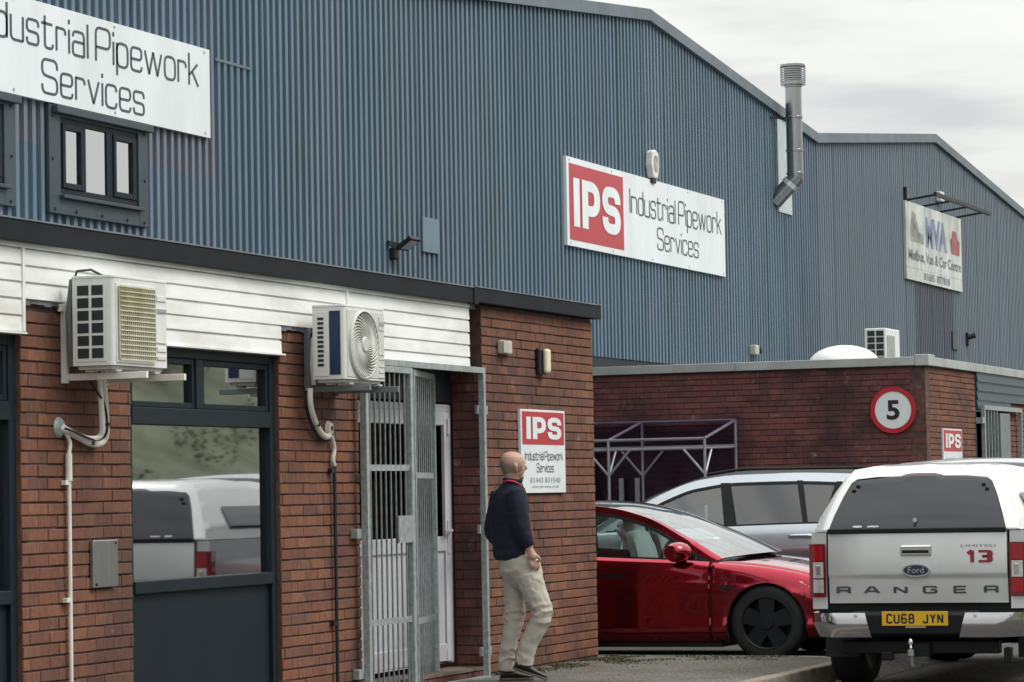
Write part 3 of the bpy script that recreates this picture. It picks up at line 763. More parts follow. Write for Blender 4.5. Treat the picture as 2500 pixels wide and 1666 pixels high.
small_sign('small red and white company sign on the far brick corner behind the pickup', X0, X1, z0, z1, zr, ex2)

# ------------------------------------------------------------------ far annex
XB = 38.48
fa = thing('far_annex', 'far flat roofed brick annex with pale metal coping and slate boarding', 'building', (42, 2.5, 0))
def prio_far(it): s, wd, zc = it; return (0 if zc > 1.1 else 10)+s
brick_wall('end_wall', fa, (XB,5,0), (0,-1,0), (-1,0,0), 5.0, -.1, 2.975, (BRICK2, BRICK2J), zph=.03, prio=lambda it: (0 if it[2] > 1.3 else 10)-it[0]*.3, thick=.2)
brick_wall('front_wall', fa, (XB,0,0), U, NF, 2.89, -.1, 2.975, (BRICK1, BRICK1J), zph=.03, maxobj=0, thick=.2)
brick_wall('front_wall', fa, (43.62,0,0), U, NF, 4.5, -.1, 2.62, (BRICK1, BRICK1J), zph=.03, maxobj=0, thick=.2)
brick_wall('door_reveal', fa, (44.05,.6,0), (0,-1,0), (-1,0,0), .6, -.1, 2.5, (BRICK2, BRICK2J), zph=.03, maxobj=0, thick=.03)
for y0, y1 in ((5,2.5),(2.495,.12)): MB().box(XB-.05, XB+.2, y1, y0, 2.978, 3.088).build('coping', ALU, fa, bevel=.006)
MB().box(XB-.06, XB+.30, -.06, .115, 2.972, 3.115).build('coping_corner', ALU, fa, bevel=.006)
x = XB+.305
while x < 49: MB().box(x, x+2.99, -.05, .2, 2.975, 3.085).build('coping', ALU, fa, bevel=.006); x += 3.0
MB().box(XB+.2, 49, .2, 4.95, 2.9, 3.03).build('flat_roof', WROOF, fa)
zt = 2.97
for i in range(4):
    z_b = zt-.125*(i+1); x1 = 49 if i < 3 else 43.6
    q = [(-.035,z_b),(-.04,z_b+.006),(-.02,z_b+.115),(.03,z_b+.115),(.03,z_b)]
    MB().prism([(41.40,y,z) for y,z in q], (x1-41.40,0,0)).build('board', SLATE, fa)
    MB().box(41.40, x1, -.028, -.012, z_b+.116, z_b+.124).build('board_edge', mat('board_edge', (.25,.32,.34), .5), fa)
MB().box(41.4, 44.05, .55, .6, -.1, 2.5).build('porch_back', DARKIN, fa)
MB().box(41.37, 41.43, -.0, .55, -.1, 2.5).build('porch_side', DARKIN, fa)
mb = MB().box(43.3, 49, -.03, .0, 2.60, 2.63); mb.build('lead_flashing', ALU, fa)
fg = thing('security_gate', 'grey steel shutter gate folded beside a dark doorway of the far annex', 'gate', (42.8,-.06,0))
f = MB(); f.bar((41.6,-.06,0),(41.6,-.06,2.53),.07,.05); f.bar((41.63,-.06,2.5),(44.1,-.06,2.5),.05,.06); f.bar((44.07,-.06,0),(44.07,-.06,2.47),.05,.05); f.build('frame', GALVW, fg)
MB().box(41.40, 41.56, -.09, -.0, 2.28, 2.36).build('fixing_lug', GALVW, fg)
for k in range(9):
    x = 41.70+k*.1; MB().bar((x,-.05,.05),(x,-.05,2.47),.05,.03).build('bar', SLATE if k % 2 else GALV, fg)
MB().box(42.62, 43.28, -.075, -.045, .05, 2.44).build('shutter_leaf', mat('shutter', (.20,.235,.245), .5, .3, var=.15, vs_=3), fg)
# roof dome, small AC on the far roof
dl = GX(1862,820,40.2); dr = GX(2012,818,40.2); yc = (dl.y+dr.y)/2; rr = (dl.y-dr.y)/2*1.06
mb = MB(); rise = .26
mb.lathe([(rr*math.sin(t*math.pi/2/8), .06+rise*math.cos(t*math.pi/2/8)) for t in range(9)]+[(rr,0)], (40.2+rr*.1, yc, 3.03), 'z', 36)
DOME = mat('dome_white', (.80,.82,.80), .35, var=.04)
tag(mb.build('rooflight', DOME, smooth=True), 'white domed rooflight on the flat roof of the far annex', 'rooflight')

# round speed sign -------------------------------------------------
sp = thing('speed_sign', 'round red ringed speed sign showing a black 5 on the dark brick wall', 'sign', (XB-.03, .41, 2.12))
c5 = GX(2052.5,942.5,XB-.04); r5 = .295
def disc(mb_, r0, r1, x0, x1):
    mb_.lathe([(r0,0),(r1,0),(r1,x1-x0),(r0,x1-x0)], (x0, c5.y, c5.z), 'x', 56, close=True)
mb = MB(); mb.lathe([(0,0),(r5*.8,0),(r5*.8,.02),(0,.02)], (XB-.05, c5.y, c5.z), 'x', 56); mb.build('face', mat('sign_face', (.68,.74,.76), .35, var=.02), sp)
mb = MB(); disc(mb, r5*.80, r5, XB-.056, XB-.012); mb.build('ring', SIGNR, sp, smooth=True)
mb = MB(); put_font(mb, '5', lambda u, z: (XB-.054, c5.y-u, c5.z+z), -.082, .085, -.125, .125, .03); mb.build('numeral', BLACK, sp, fix=False)

# far sign with lamp trough -----------------------------------------
tl, bl, br = F(2080,462,S-.09), F(2084,640,S-.09), F(2212,671,S-.09); X0, X1, z0, z1 = tl.x, br.x, 5.43, 6.94
fs = thing('garage_sign', 'weathered white minibus and van sign on the far blue gable', 'sign', ((X0+X1)/2, S-.05, z0)); ys = S-.09
WEATH = mat('weathered_board', (.58,.62,.60), .5, var=.18, vs_=2.6, dirt=(.30,.32,.27), dirtamt=.9, stretch=(1.5,1,.6))
H_ = z1-z0; W_ = X1-X0
MB().box(X0, X1, ys, S-.037, z0+H_*.16, z1).build('panel', WEATH, fs); MB().box(X0, X1, ys, S-.037, z0, z0+H_*.157).build('panel', WEATH, fs)
fn = lambda u, z: (u, ys-.004, z)
mb = MB(); put_font(mb, 'Minibus, Van & Car Centre', fn, X0+.15, X1-.12, z0+H_*.235, z0+H_*.40, .022); FSL = mat('faded_slate', (.14,.15,.18), .5, var=.6, vs_=4); mb.build('lettering', FSL, fs, fix=False)
mb = MB(); put_font(mb, '01685', fn, X0+W_*.29, X0+W_*.48, z0+H_*.035, z0+H_*.135, .02); mb.build('lettering', FSL, fs, fix=False); mb = MB(); put_font(mb, '877818', fn, X0+W_*.52, X0+W_*.76, z0+H_*.035, z0+H_*.135, .02)
mb.build('lettering', mat('faded_slate', (.14,.15,.18), .5, var=.6, vs_=4), fs, fix=False)
mb = MB()
put_font(mb, 'MVA', fn, X0+W_*.34, X0+W_*.72, z0+H_*.47, z0+H_*.87, .05)
mb.build('monogram', mat('faded_blue', (.19,.22,.38), .5, var=.45, vs_=3), fs, fix=False)
def blob(poly, m_, nm):
    mb_ = MB(); mb_.add([(X0+W_*p, ys-.0035, z0+H_*q) for p, q in poly], [tuple(range(len(poly)))]); mb_.build(nm, m_, fs, fix=False)
blob([(.08,.50),(.30,.50),(.30,.62),(.22,.64),(.17,.86),(.11,.90),(.07,.62)], mat('faded_van', (.30,.31,.27), .6, var=.4, vs_=3), 'van_picture')
blob([(.80,.48),(.95,.48),(.96,.66),(.92,.70),(.90,.80),(.83,.80),(.81,.70),(.78,.66)], mat('faded_red', (.34,.11,.12), .6, var=.35, vs_=3), 'car_picture')
lt = thing('sign_lamp', 'black lamp trough on bracket arms above the weathered garage sign', 'lamp', (X0+2, S-.4, z1+.05))
ya = S-.65; f = MB(); za = z1+.02; zo = z1+.10
f.bar((X0+.1,ya,zo),(X0+W_+.2,ya,zo),.07,.07)
for k in range(4):
    x = X0+.25+k*W_*.30; f.bar((x,S-.04,za),(x,ya,zo),.04,.04); 
f.build('frame', BLACK, lt)
MB().bar((X0+.15,S-.06,za-.05),(X0+.15,S-.06,za+.25),.06,.06).build('upright', BLACK, lt)
a, b = F(2146,440,S), F(2155,466,S)
mb = MB().box(a.x, b.x, S-.14, S-.038, b.z, a.z); tag(mb.build('alarm_box', ACW, bevel=.02), 'narrow white alarm box above the lamp trough of the garage sign', 'alarm')
a, b = F(2182,762,S), F(2195,808,S)
mb = MB().box(a.x, b.x, S-.07, S-.038, b.z+.03, a.z); mb.build('blanking_plate', mat('plate_dark', (.05,.06,.065), .5), wh)
cm = thing('cctv_camera', 'small black camera on the far blue wall below the garage sign', 'camera', F(2218,778,S))
p = F(2216,778,S); mb = MB(); mb.box(p.x-.05,p.x+.10,S-.09,S-.036,p.z-.15,p.z+.12); mb.build('mount', BLACK, cm, bevel=.01)
MB().tube([(p.x,S-.08,p.z+.02),(p.x+.05,S-.22,p.z+.06)], .055, 12).build('housing', BLACK, cm, smooth=True)
a, b = F(1717,793,S), F(1735,818,S)
bo = thing('sensor_box', 'pale sensor box low on the blue wall above the far annex coping', 'sensor', (a.x, S-.05, b.z))
MB().box(a.x, a.x+.22, S-.14, S-.037, b.z, a.z).build('housing', mat('sensor_pale', (.42,.44,.36), .5), bo, bevel=.02)
MB().lathe([(0,-.06),(.05,-.05),(.06,0)], (a.x+.30, S-.1, (a.z+b.z)/2), 'y', 14).build('lens', BLACK, bo, smooth=True)

# bell box and floodlight on the warehouse --------------------------
p = F(1500,382,S-.1)
ab = thing('alarm_box', 'white hexagonal alarm bell box above the long red and white sign', 'alarm', (p.x, S-.1, p.z-.2))
hx = [(-.17,.0),(-.13,.20),(.0,.24),(.14,.20),(.17,.0),(.11,-.18),(-.09,-.18)]
MB().prism([(p.x+a_, S-.037, p.z+b_) for a_, b_ in hx], (0,-.11,0)).build('housing', ACW, ab, bevel=.02)
MB().prism([(p.x+a_*.5, S-.150, p.z+b_*.55+.02) for a_, b_ in hx], (0,-.006,0)).build('badge', mat('alarm_badge', (.36,.31,.26), .6, var=.4, vs_=8), ab)
MB().box(p.x-.08, p.x+.10, S-.12, S-.04, p.z-.25, p.z-.182).build('strobe', BLACK, ab, bevel=.01)
p = F(912,566,S-.1)
fl = thing('floodlight', 'black LED floodlight on a short arm fixed to the blue wall', 'lamp', (p.x, S-.1, p.z-.1))
MB().bar((p.x-.16,S-.05,p.z+.03),(p.x-.02,S-.16,p.z-.0),.05,.05).build('arm', BLACK, fl)
MB().box(p.x-.10, p.x+.02, S-.13, S-.037, p.z-.16, p.z-.02).build('sensor', BLACK, fl, bevel=.02)
hc = Vector((p.x+.06, S-.22, p.z+.03)); un = Vector((.0,-.55,-.83)).normalized(); ux = Vector((1,0,0)); uy = un.cross(ux)
def obox(mb_, c, hx_, hy_, hz_, a, b, n): 
    V = [c+a*(i*hx_)+b*(j*hy_)+n*(k*hz_) for k in (-1,1) for i, j in ((-1,-1),(1,-1),(1,1),(-1,1))]
    mb_.add(V, [(0,3,2,1),(4,5,6,7),(0,1,5,4),(1,2,6,5),(2,3,7,6),(3,0,4,7)])
mb = MB(); obox(mb, hc, .15, .11, .025, ux, uy, un); mb.build('head', BLACK, fl, bevel=.01)
mb = MB(); obox(mb, hc+un*.028, .11, .075, .003, ux, uy, un); mb.build('lens', mat('flood_lens', (.5,.52,.55), .3), fl)

# ------------------------------------------------------------------ flue
plx0, plx1 = F(1781,380,S).x, F(1812,400,S).x
fu = thing('flue', 'stainless steel flue pipe rising past the gable edge of the warehouse', 'flue', (F(1826,350,S).x, S-.2, 5.5))
MB().box(plx0, plx1, S-.052, S-.040, F(1812,495,S).z, zroof(plx0)-.2).build('backing_plate', FLUEPL, fu)
yf_ = S-.36; px_ = F(1826,350,yf_).x; r_ = .135
zt_ = F(1822,196,yf_).z; ze = F(1826,405,yf_).z
MB().tube([(px_,yf_,ze),(px_,yf_,zt_)], r_, 24).build('pipe', FLUE, fu, smooth=True)
MB().tube([(px_,yf_-.005,ze+.03),(px_,yf_,ze-.06)], r_+.004, 24).build('elbow', FLUE, fu, smooth=True)
MB().tube([(px_,yf_-.03,ze-.01),(px_-.06,yf_+.36,ze-.42)], r_, 24).build('elbow', FLUE, fu, smooth=True)
MB().tube([(px_-.012,yf_+.06,ze-.10),(px_-.020,yf_+.11,ze-.155)], r_+.014, 24).build('band', mat('flue_bright', (.75,.76,.76), .2, .6), fu, smooth=True)
for z_ in (ze+.02, ze+.40, ze+.95, zt_-.04):
    MB().lathe([(r_,0),(r_+.012,.008),(r_+.012,.04),(r_,.048)], (px_,yf_,z_), 'z', 28).build('band', FLUE, fu, smooth=True)
mb = MB(); mb.lathe([(r_,0),(.21,.0),(.21,.06)], (px_,yf_,zt_), 'z', 28); mb.lathe([(.21,.30),(.21,.34),(.0,.36)], (px_,yf_,zt_), 'z', 28)
for k in range(6): mb.lathe([(.185,.075+k*.038),(.212,.070+k*.038),(.212,.092+k*.038)], (px_,yf_,zt_), 'z', 28)
mb.lathe([(.15,0),(.15,.34)], (px_,yf_,zt_), 'z', 20); mb.build('cowl', FLUE, fu, smooth=True)
MB().bar((px_,yf_+r_,F(1800,284,S).z),(px_-.3,S-.04,F(1800,284,S).z),.03,.03).build('stay', BLACK, fu)

# ------------------------------------------------------------------ items on the near brickwork
p = F(1155,799); ss = thing('sensor_box', 'small square cream sensor box on the brick beside the doorway', 'sensor', (p.x, -.03, p.z-.05))
MB().box(p.x-.13, p.x+.10, -.05, -.001, p.z-.055, p.z+.055).build('housing', mat('sensor_cream', (.42,.41,.37), .5), ss, bevel=.012)
MB().box(p.x-.13, p.x-.02, -.062, -.051, p.z-.05, p.z+.05).build('cover', mat('sensor_cream2', (.36,.36,.33), .5), ss, bevel=.01)
p = F(1240,830); bh = thing('bulkhead_light', 'tall cream bulkhead light with black back plate on the brick wall', 'lamp', (p.x, -.05, p.z-.1))
MB().box(p.x-.11, p.x+.07, -.045, -.001, p.z-.115, p.z+.105).build('back_plate', BLACK, bh, bevel=.015)
MB().box(p.x-.055, p.x+.055, -.088, -.046, p.z-.105, p.z+.10).build('diffuser', mat('diffuser', (.72,.68,.50), .4), bh, bevel=.03)
# steel cover plate on the first pier
a, b, c4 = F(205,1242), F(262,1300), F(205,1352)
cp = thing('cover_plate', 'brushed steel cover plate fixed to the brick pier beside the white pipe', 'plate', ((a.x+b.x)/2, -.02, c4.z))
MB().box(a.x, b.x, -.03, -.001, c4.z, a.z).build('plate', STEEL, cp, bevel=.006)
for x, z in ((a.x+.03, c4.z+.02), (b.x-.03, a.z-.02)): MB().lathe([(0,-.006),(.008,-.006),(.009,0)], (x,-.03,z), 'y', 10).build('screw', BLACK, cp)
for x, z, nm in ((F(100,1278).x, F(100,1278).z, 0),):
    pass

# ------------------------------------------------------------------ air conditioners
def bracket(parent, X, m_, z, yl=-.50, leg=.42):
    f_ = MB(); f_.box(X-.018, X+.018, -.04, -.003, z-.06, z+leg); f_.box(X-.014, X+.014, yl, -.041, z-.045, z-.005)
    o = f_.build('bracket_arm', m_, parent, bevel=.003)
    return o
def ac_body(t, X0, y0, y1, z0, W_, H_, m_side, m_front):
    """y0 front (negative), y1 back"""
    mb_ = MB(); r = .03; P = [(X0+W_,y1),(X0,y1),(X0,y0+r)]
    for k in range(1,6): a_ = math.pi+(math.pi/2)*k/6; P.append((X0+r+r*math.cos(a_), y0+r+r*math.sin(a_)))
    P.append((X0+r,y0)); P.append((X0+W_-r,y0))
    for k in range(1,6): a_ = 1.5*math.pi+(math.pi/2)*k/6; P.append((X0+W_-r+r*math.cos(a_), y0+r+r*math.sin(a_)))
    P.append((X0+W_,y0+r))
    mb_.prism([(a_,b_,z0) for a_,b_ in P], (0,0,H_)); o = mb_.build('casing', m_side, t, smooth=True, ang=30)
    lid = MB(); lid.prism([(X0+W_/2+(a_-X0-W_/2)*1.012, (y0+y1)/2+(b_-(y0+y1)/2)*1.025, z0+H_-.002) for a_,b_ in P], (0,0,.018)); lid.build('lid', m_side, t, bevel=.004)
    base = MB(); base.box(X0+.03, X0+W_-.03, y0+.03, y1-.02, z0-.022, z0-.001); base.build('base_tray', ACG, t)
    return o
def ac_feet(t, X, y0, y1, z):
    for yy in (y0+.05, y1-.06): MB().box(X-.035, X+.035, yy-.025, yy+.025, z-.035, z-.0225).build('foot', ACW, t, bevel=.003)
# unit 1
legx = F(142,850).x; X0 = legx-.115; W1, H1 = .70, .515; zb1 = .0
y0, y1 = -.41, -.14
zA = GX(258,838,X0).z; q = CAM + ray(255,838)*((y0-CAM.y)/ray(255,838).y); zA = q.z
t = thing('air_conditioner', 'white air conditioner with a square grille and square side vents on a white bracket', 'air conditioner', (X0+W1/2, -.25, zA))
ac_body(t, X0, y0, y1, zA, W1, H1, ACW, ACW)
for x in (legx, legx+.49): bracket(t, x, WPIPE, zA-.035, -.57, .43); ac_feet(t, x, y0, y1, zA)
MB().box(legx-.06, legx+.56, -.03, -.008, zA+.33, zA+.375).build('bracket_rail', WPIPE, t, bevel=.003)
# side vents, 2 x 6
hgt = H1-.07; gap = hgt/6
MB().box(X0-.004, X0-.001, y0+.045, y1-.02, zA+.022, zA+H1-.03).build('side_panel', ACW, t, bevel=.002)
for r in range(6):
    for cidx in range(2):
        ya_ = y1-.035-cidx*.095; mb = MB(); z_ = zA+.035+r*gap
        mb.box(X0-.007, X0-.0045, ya_-.075, ya_, z_+.008, z_+gap-.008); o = mb.build('side_vent', DVOID, t)
# front grille
gx0, gx1, gz0, gz1 = X0+.05, X0+.50, zA+.035, zA+H1-.05
MB().box(gx0-.02, gx1+.02, y0-.006, y0-.0005, gz0-.02, gz1+.02).build('front_panel', ACW, t, bevel=.006)
GRI = mat('grille_back', (.16,.16,.13), .6, var=.3, vs_=12); GRW = mat('grille_wire', (.55,.53,.42), .5, var=.2, vs_=7, dirt=(.34,.30,.08), dirtamt=.6)
MB().box(gx0, gx1, y0-.010, y0-.007, gz0, gz1).build('fan_opening', GRI, t)
gr = MB()
for k in range(19): x = gx0+(gx1-gx0)*k/18; gr.box(x-.0035, x+.0035, y0-.020, y0-.012, gz0, gz1)
for k in range(16): z = gz0+(gz1-gz0)*k/15; gr.box(gx0, gx1, y0-.024, y0-.0205, z-.004, z+.004)
gr.build('grille', GRW, t)
for z, h in ((.40,.035),(.33,.03),(.145,.012),(.095,.03),(.045,.025)): MB().box(X0+.545, X0+W1-.035, y0-.007, y0-.0005, zA+z, zA+z+h).build('raised_panel', ACW if h > .028 else ACG, t, bevel=.004)
MB().box(X0+.55, X0+W1-.04, y0-.010, y0-.0075, zA+.335, zA+.355).build('maker_plate', SIGNGREY, t)
mb = MB(); mb.tube([(X0+.05,-.12,zA+H1-.02),(X0+.06,-.14,zA+H1+.05),(X0+.12,-.2,zA+H1+.06),(X0+.2,-.25,zA+H1+.02)], .008, 8); mb.build('cable', BLACK, t, smooth=True)
mb = MB(); mb.tube([(X0+.08,-.10,zA+H1),(X0+.03,-.10,zA+.3),(X0+.06,-.10,zA+.0)], .022, 10); mb.build('hose', mat('hose', (.10,.11,.11), .6), t, smooth=True)
# unit 2
legx2 = F(701,900).x; X2 = F(678,900).x; W2, H2 = .70, .50; y0, y1 = -.385, -.14
q = CAM + ray(790,870)*((y0-CAM.y)/ray(790,870).y); zB = q.z
t2 = thing('air_conditioner', 'cream air conditioner with round spiral fan guard and navy side on grey bracket', 'air conditioner', (X2+W2/2, -.25, zB))
ac_body(t2, X2, y0, y1, zB, W2, H2, ACW, ACG)
BRK = mat('bracket_grey', (.20,.23,.255), .45, .4, var=.15, vs_=8)
for x in (legx2, legx2+.50): bracket(t2, x, BRK, zB-.035, -.50, .40); ac_feet(t2, x, y0, y1, zB)
MB().box(X2-.005, X2-.001, y1-.145+.02, y1-.012, zB+.02, zB+H2-.03).build('side_panel', ACW, t2, bevel=.003)
for r in range(11): MB().box(X2-.009, X2-.0055, y1-.085, y1-.04, zB+.09+r*.032, zB+.108+r*.032).build('side_vent', BLACK, t2)
MB().box(X2-.004, X2-.001, y0+.035, y1-.128, zB+.03, zB+H2-.028).build('coil', NAVY, t2)
MB().box(X2+.03, X2+W2-.03, y0-.005, y0-.0005, zB+.015, zB+H2-.02).build('front_panel', ACG, t2, bevel=.004)
cx, cz, rf = X2+.295, zB+.245, .232
MB().lathe([(rf-.012,-.004),(rf,-.024),(rf+.012,-.018),(rf+.014,-.002)], (cx, y0-.004, cz), 'y', 48).build('fan_rim', ACG, t2, smooth=True)
MB().lathe([(0,-.0065),(rf-.011,-.0065)], (cx, y0, cz), 'y', 40).build('fan_opening', mat('fan_back', (.17,.17,.15), .6, var=.2), t2)
gd = MB()
for k in range(34):
    a0 = 2*math.pi*k/34; P = []
    for j in range(9):
        r = .045+(rf-.055)*j/8; a_ = a0+1.15*(j/8)**1.1; P.append((cx+r*math.cos(a_), y0-.020+.004*math.cos(j), cz+r*math.sin(a_)))
    gd.tube(P, [.0035+.0035*j/8 for j in range(9)], 5, False)
gd.build('fan_guard', ACG, t2, smooth=True)
MB().lathe([(0,-.030),(.045,-.030),(.055,-.022),(.055,-.012)], (cx, y0, cz), 'y', 24).build('hub', ACG, t2, smooth=True)
for z, h in ((.365,.10),(.19,.012),(.155,.016),(.105,.012),(.065,.016),(.03,.012)): MB().box(X2+.575, X2+W2-.035, y0-.010, y0-.0055, zB+z-.01, zB+z+h-.01).build('raised_panel', ACG, t2, bevel=.003)
MB().box(X2+.585, X2+W2-.045, y0-.014, y0-.0105, zB+.39, zB+.415).build('maker_plate', SIGNGREY, t2)
mb = MB(); mb.tube([(X2+.14,-.12,zB+.36),(X2+.10,-.10,zB+.28),(X2+.095,-.09,zB+.1),(X2+.12,-.09,zB-.03)], .018, 10); mb.build('hose', WPIPE, t2, smooth=True)
# far unit on the roof
pa, pb = GX(1987,815,41.5), GX(2064,815,41.5)
t3 = thing('air_conditioner', 'white outdoor unit standing on the flat roof of the far annex', 'air conditioner', (41.5, (pa.y+pb.y)/2, 3.03))
X3 = 41.55; yb = GX(1987,800,X3).y; yq = yb-.30
for_z = 3.03; MB().box(X3, X3+.80, yq, yb, for_z, for_z+.60).build('casing', ACW, t3, bevel=.015)
for r in range(6):
    for cidx in range(2): MB().box(X3-.005, X3-.001, yq+.03+cidx*.125, yq+.135+cidx*.125, for_z+.04+r*.09, for_z+.115+r*.09).build('side_vent', DVOID, t3)
MB().box(X3+.06, X3+.50, yq-.006, yq-.001, for_z+.05, for_z+.5).build('grille', mat('far_grille', (.28,.29,.27), .6), t3)

# pipes ------------------------------------------------------------
def smooth_path(P, n=6):
    P = [Vector(p) for p in P]; out_ = []
    for i in range(len(P)-1):
        a, b, c, d = P[max(i-1,0)], P[i], P[i+1], P[min(i+2,len(P)-1)]
        for k in range(n):
            t_ = k/n; out_.append(.5*((2*b)+(c-a)*t_+(2*a-5*b+4*c-d)*t_*t_+(3*b-a-3*c+d)*t_**3))
    return out_+[P[-1]]
def onf(x, y, yy): return F(x, y, yy)
pi = thing('refrigerant_pipe', 'white lagged pipes looping from the square grilled air conditioner into the pier', 'pipe', (16.4,-.1,1.6))
P1 = smooth_path([onf(236,862,-.16), onf(240,905,-.14), onf(243,960,-.10), onf(243,1000,-.07), onf(232,1018,-.05), onf(208,1019,-.04), onf(172,1000,-.035), onf(140,985,-.02), onf(134,982,.02)])
MB().tube(P1, .021, 10).build('lagging', WPIPE, pi, smooth=True)
P1b = smooth_path([onf(228,862,-.17), onf(231,905,-.15), onf(234,960,-.13), onf(232,1000,-.10), onf(205,1008,-.06), onf(170,996,-.05), onf(140,978,-.02)])
MB().tube(P1b, .017, 10).build('lagging', WPIPE, pi, smooth=True)
P1c = smooth_path([onf(205,872,-.10), onf(222,900,-.15), onf(240,930,-.15), onf(246,990,-.12), onf(222,1012,-.08), onf(170,992,-.075), onf(150,985,-.06)])
MB().tube(P1c, .007, 8).build('cable', BLACK, pi, smooth=True)
for k in (14, 30): 
    p = P1[k]; MB().lathe([(.02,-.01),(.027,-.01),(.027,.01),(.02,.01)], p, 'z', 10, True).build('tape_band', BLACK, pi)
c0 = F(134,982)
MB().lathe([(.02,-.03),(.05,-.02),(.062,-.003)], (c0.x,0,c0.z), 'y', 18).build('wall_collar', GALVW, pi, smooth=True)
wp = thing('drain_pipe', 'thin white drain pipe clipped vertically down the brick pier', 'pipe', (F(150,1300).x,-.03,0))
tp = F(148,1005); 
MB().tube(smooth_path([(c0.x+.03,-.02,c0.z-.02),(tp.x+.01,-.03,tp.z-.03),(tp.x,-.028,tp.z-.12),(tp.x+.0,-.028,tp.z-.30)])+[Vector((tp.x,-.028,0))], .0125, 10).build('pipe', WPIPE, wp, smooth=True)
MB().tube([(tp.x,-.028,tp.z-.10),(tp.x,-.028,tp.z-.26)], .02, 10).build('lagging', WPIPE, wp, smooth=True)
for yy in (1110,1380): z = F(148,yy).z; MB().box(tp.x-.05, tp.x+.016, -.035, -.002, z-.014, z+.014).build('clip', WPIPE, wp, bevel=.003)
p2 = thing('refrigerant_pipe', 'white lagged pipe curving from the round fanned air conditioner into the wall', 'pipe', (19.9,-.1,1.6))
Q = smooth_path([onf(712,893,-.10), onf(713,930,-.09), onf(722,965,-.07), onf(738,995,-.05), onf(752,1004,-.035), onf(757,990,.02)])
MB().tube(Q, .022, 10).build('lagging', WPIPE, p2, smooth=True)
MB().tube([v+Vector((-.02,.02,-.015)) for v in Q], .012, 8).build('cable', BLACK, p2, smooth=True)
c1 = F(753,985); MB().lathe([(.02,-.035),(.04,-.03),(.055,-.003)], (c1.x,0,c1.z), 'y', 16).build('wall_collar', WPIPE, p2, smooth=True)
p = Q[14]; MB().lathe([(.02,-.012),(.028,-.012),(.028,.012),(.02,.012)], p, 'z', 10, True).build('tape_band', BLACK, p2)
d2 = thing('drain_pipe', 'thin black drain pipe with a white top section running down the second brick pier', 'pipe', (F(764,1300).x,-.03,0))
q1 = F(760,1070); MB().tube(smooth_path([onf(762,1003,-.035), onf(768,1030,-.03), onf(765,1055,-.03), (q1.x,-.028,q1.z)]), .016, 10).build('lagging', WPIPE, d2, smooth=True)
MB().tube([(q1.x,-.028,q1.z),(q1.x,-.028,0)], .013, 10).build('pipe', BLACK, d2, smooth=True)
for yy in (1082,1432): z = F(764,yy).z; MB().box(q1.x-.06, q1.x+.016, -.036, -.002, z-.016, z+.016).build('clip', BLACK, d2)

# ------------------------------------------------------------------ shelter
TUBE = mat('shelter_tube', (.30,.30,.33), .45, .4, var=.15, vs_=5)
XBk, XFr = XB-.13, 37.0
sh = thing('smoking_shelter', 'tubular steel shelter with tinted purple panels against the far brick wall', 'shelter', (37.7, 3.4, ZY))
yR = GX(1690,1000,XBk).y; yRf = GX(1643,1040,XFr).y; zB_ = GX(1690,965,XBk).z; zF_ = GX(1640,1007,XFr).z
yM = GX(1476,1050,XBk).y; yMf = GX(1427,1040,XFr).y; yL = 4.85
zM_ = GX(1600,1021,XBk-.02).z
ywall = yR
def tb(a, b, nm, r=.019): MB().tube([a, b], r, 10).build(nm, TUBE, sh, smooth=True)
yRf = yR; yMf = yM
for yy in (yR, yM, yL): 
    tb((XBk,yy,ZY),(XBk,yy,zB_),'post'); tb((XFr,yy,ZY),(XFr,yy,zF_),'post'); tb((XFr,yy,zF_),(XBk,yy,zB_),'rafter'); tb((XFr,yy,zF_-.12),(XBk,yy,zF_-.10),'tie',.014)
tb((XBk,yL,zB_),(XBk,yR,zB_),'rail'); tb((XFr,yL,zF_),(XFr,yR,zF_),'rail'); tb((XFr+.04,yL,zF_-.12),(XFr+.04,yR,zF_-.12),'rail'); tb((XBk,yL,zF_-.08),(XBk,yR,zF_-.08),'rail')
for yy in (yR, yM):
    for xx in (XFr, XBk):
        for s_ in (-1, 1):
            if yy == yR and (s_ < 0 or xx == XBk): continue
            tb((xx,yy,zF_-.45),(xx,yy+s_*.28,zF_-.13),'brace',.017)
    tb((XFr,yy,zF_-.45),(XFr+.28,yy,zF_-.13),'brace',.017)
mb = MB(); mb.add([(XFr-.05,yR-.05,zF_+.03),(XFr-.05,yL,zF_+.03),(XBk+.02,yL,zB_+.03),(XBk+.02,yR-.05,zB_+.03)], [(0,1,2,3)]); mb.build('roof_panel', TINT, sh)
for a, b in ((yR+.03,yM-.03),(yM+.03,yL-.03)):
    MB().box(XBk+.03, XBk+.036, a, b, ZY+.2, zB_-.05).build('back_panel', TINT, sh)
MB().box(XFr+.05, XBk-.05, yL-.06, yL-.05, ZY+.2, zF_-.1).build('side_panel', TINT, sh)
for k, yy in enumerate((yM+.28, yM+.06)): 
    MB().box(XBk-.06, XBk-.03, yy-.03, yy+.03, 1.10, 1.62).build('bin_bracket', TUBE, sh)

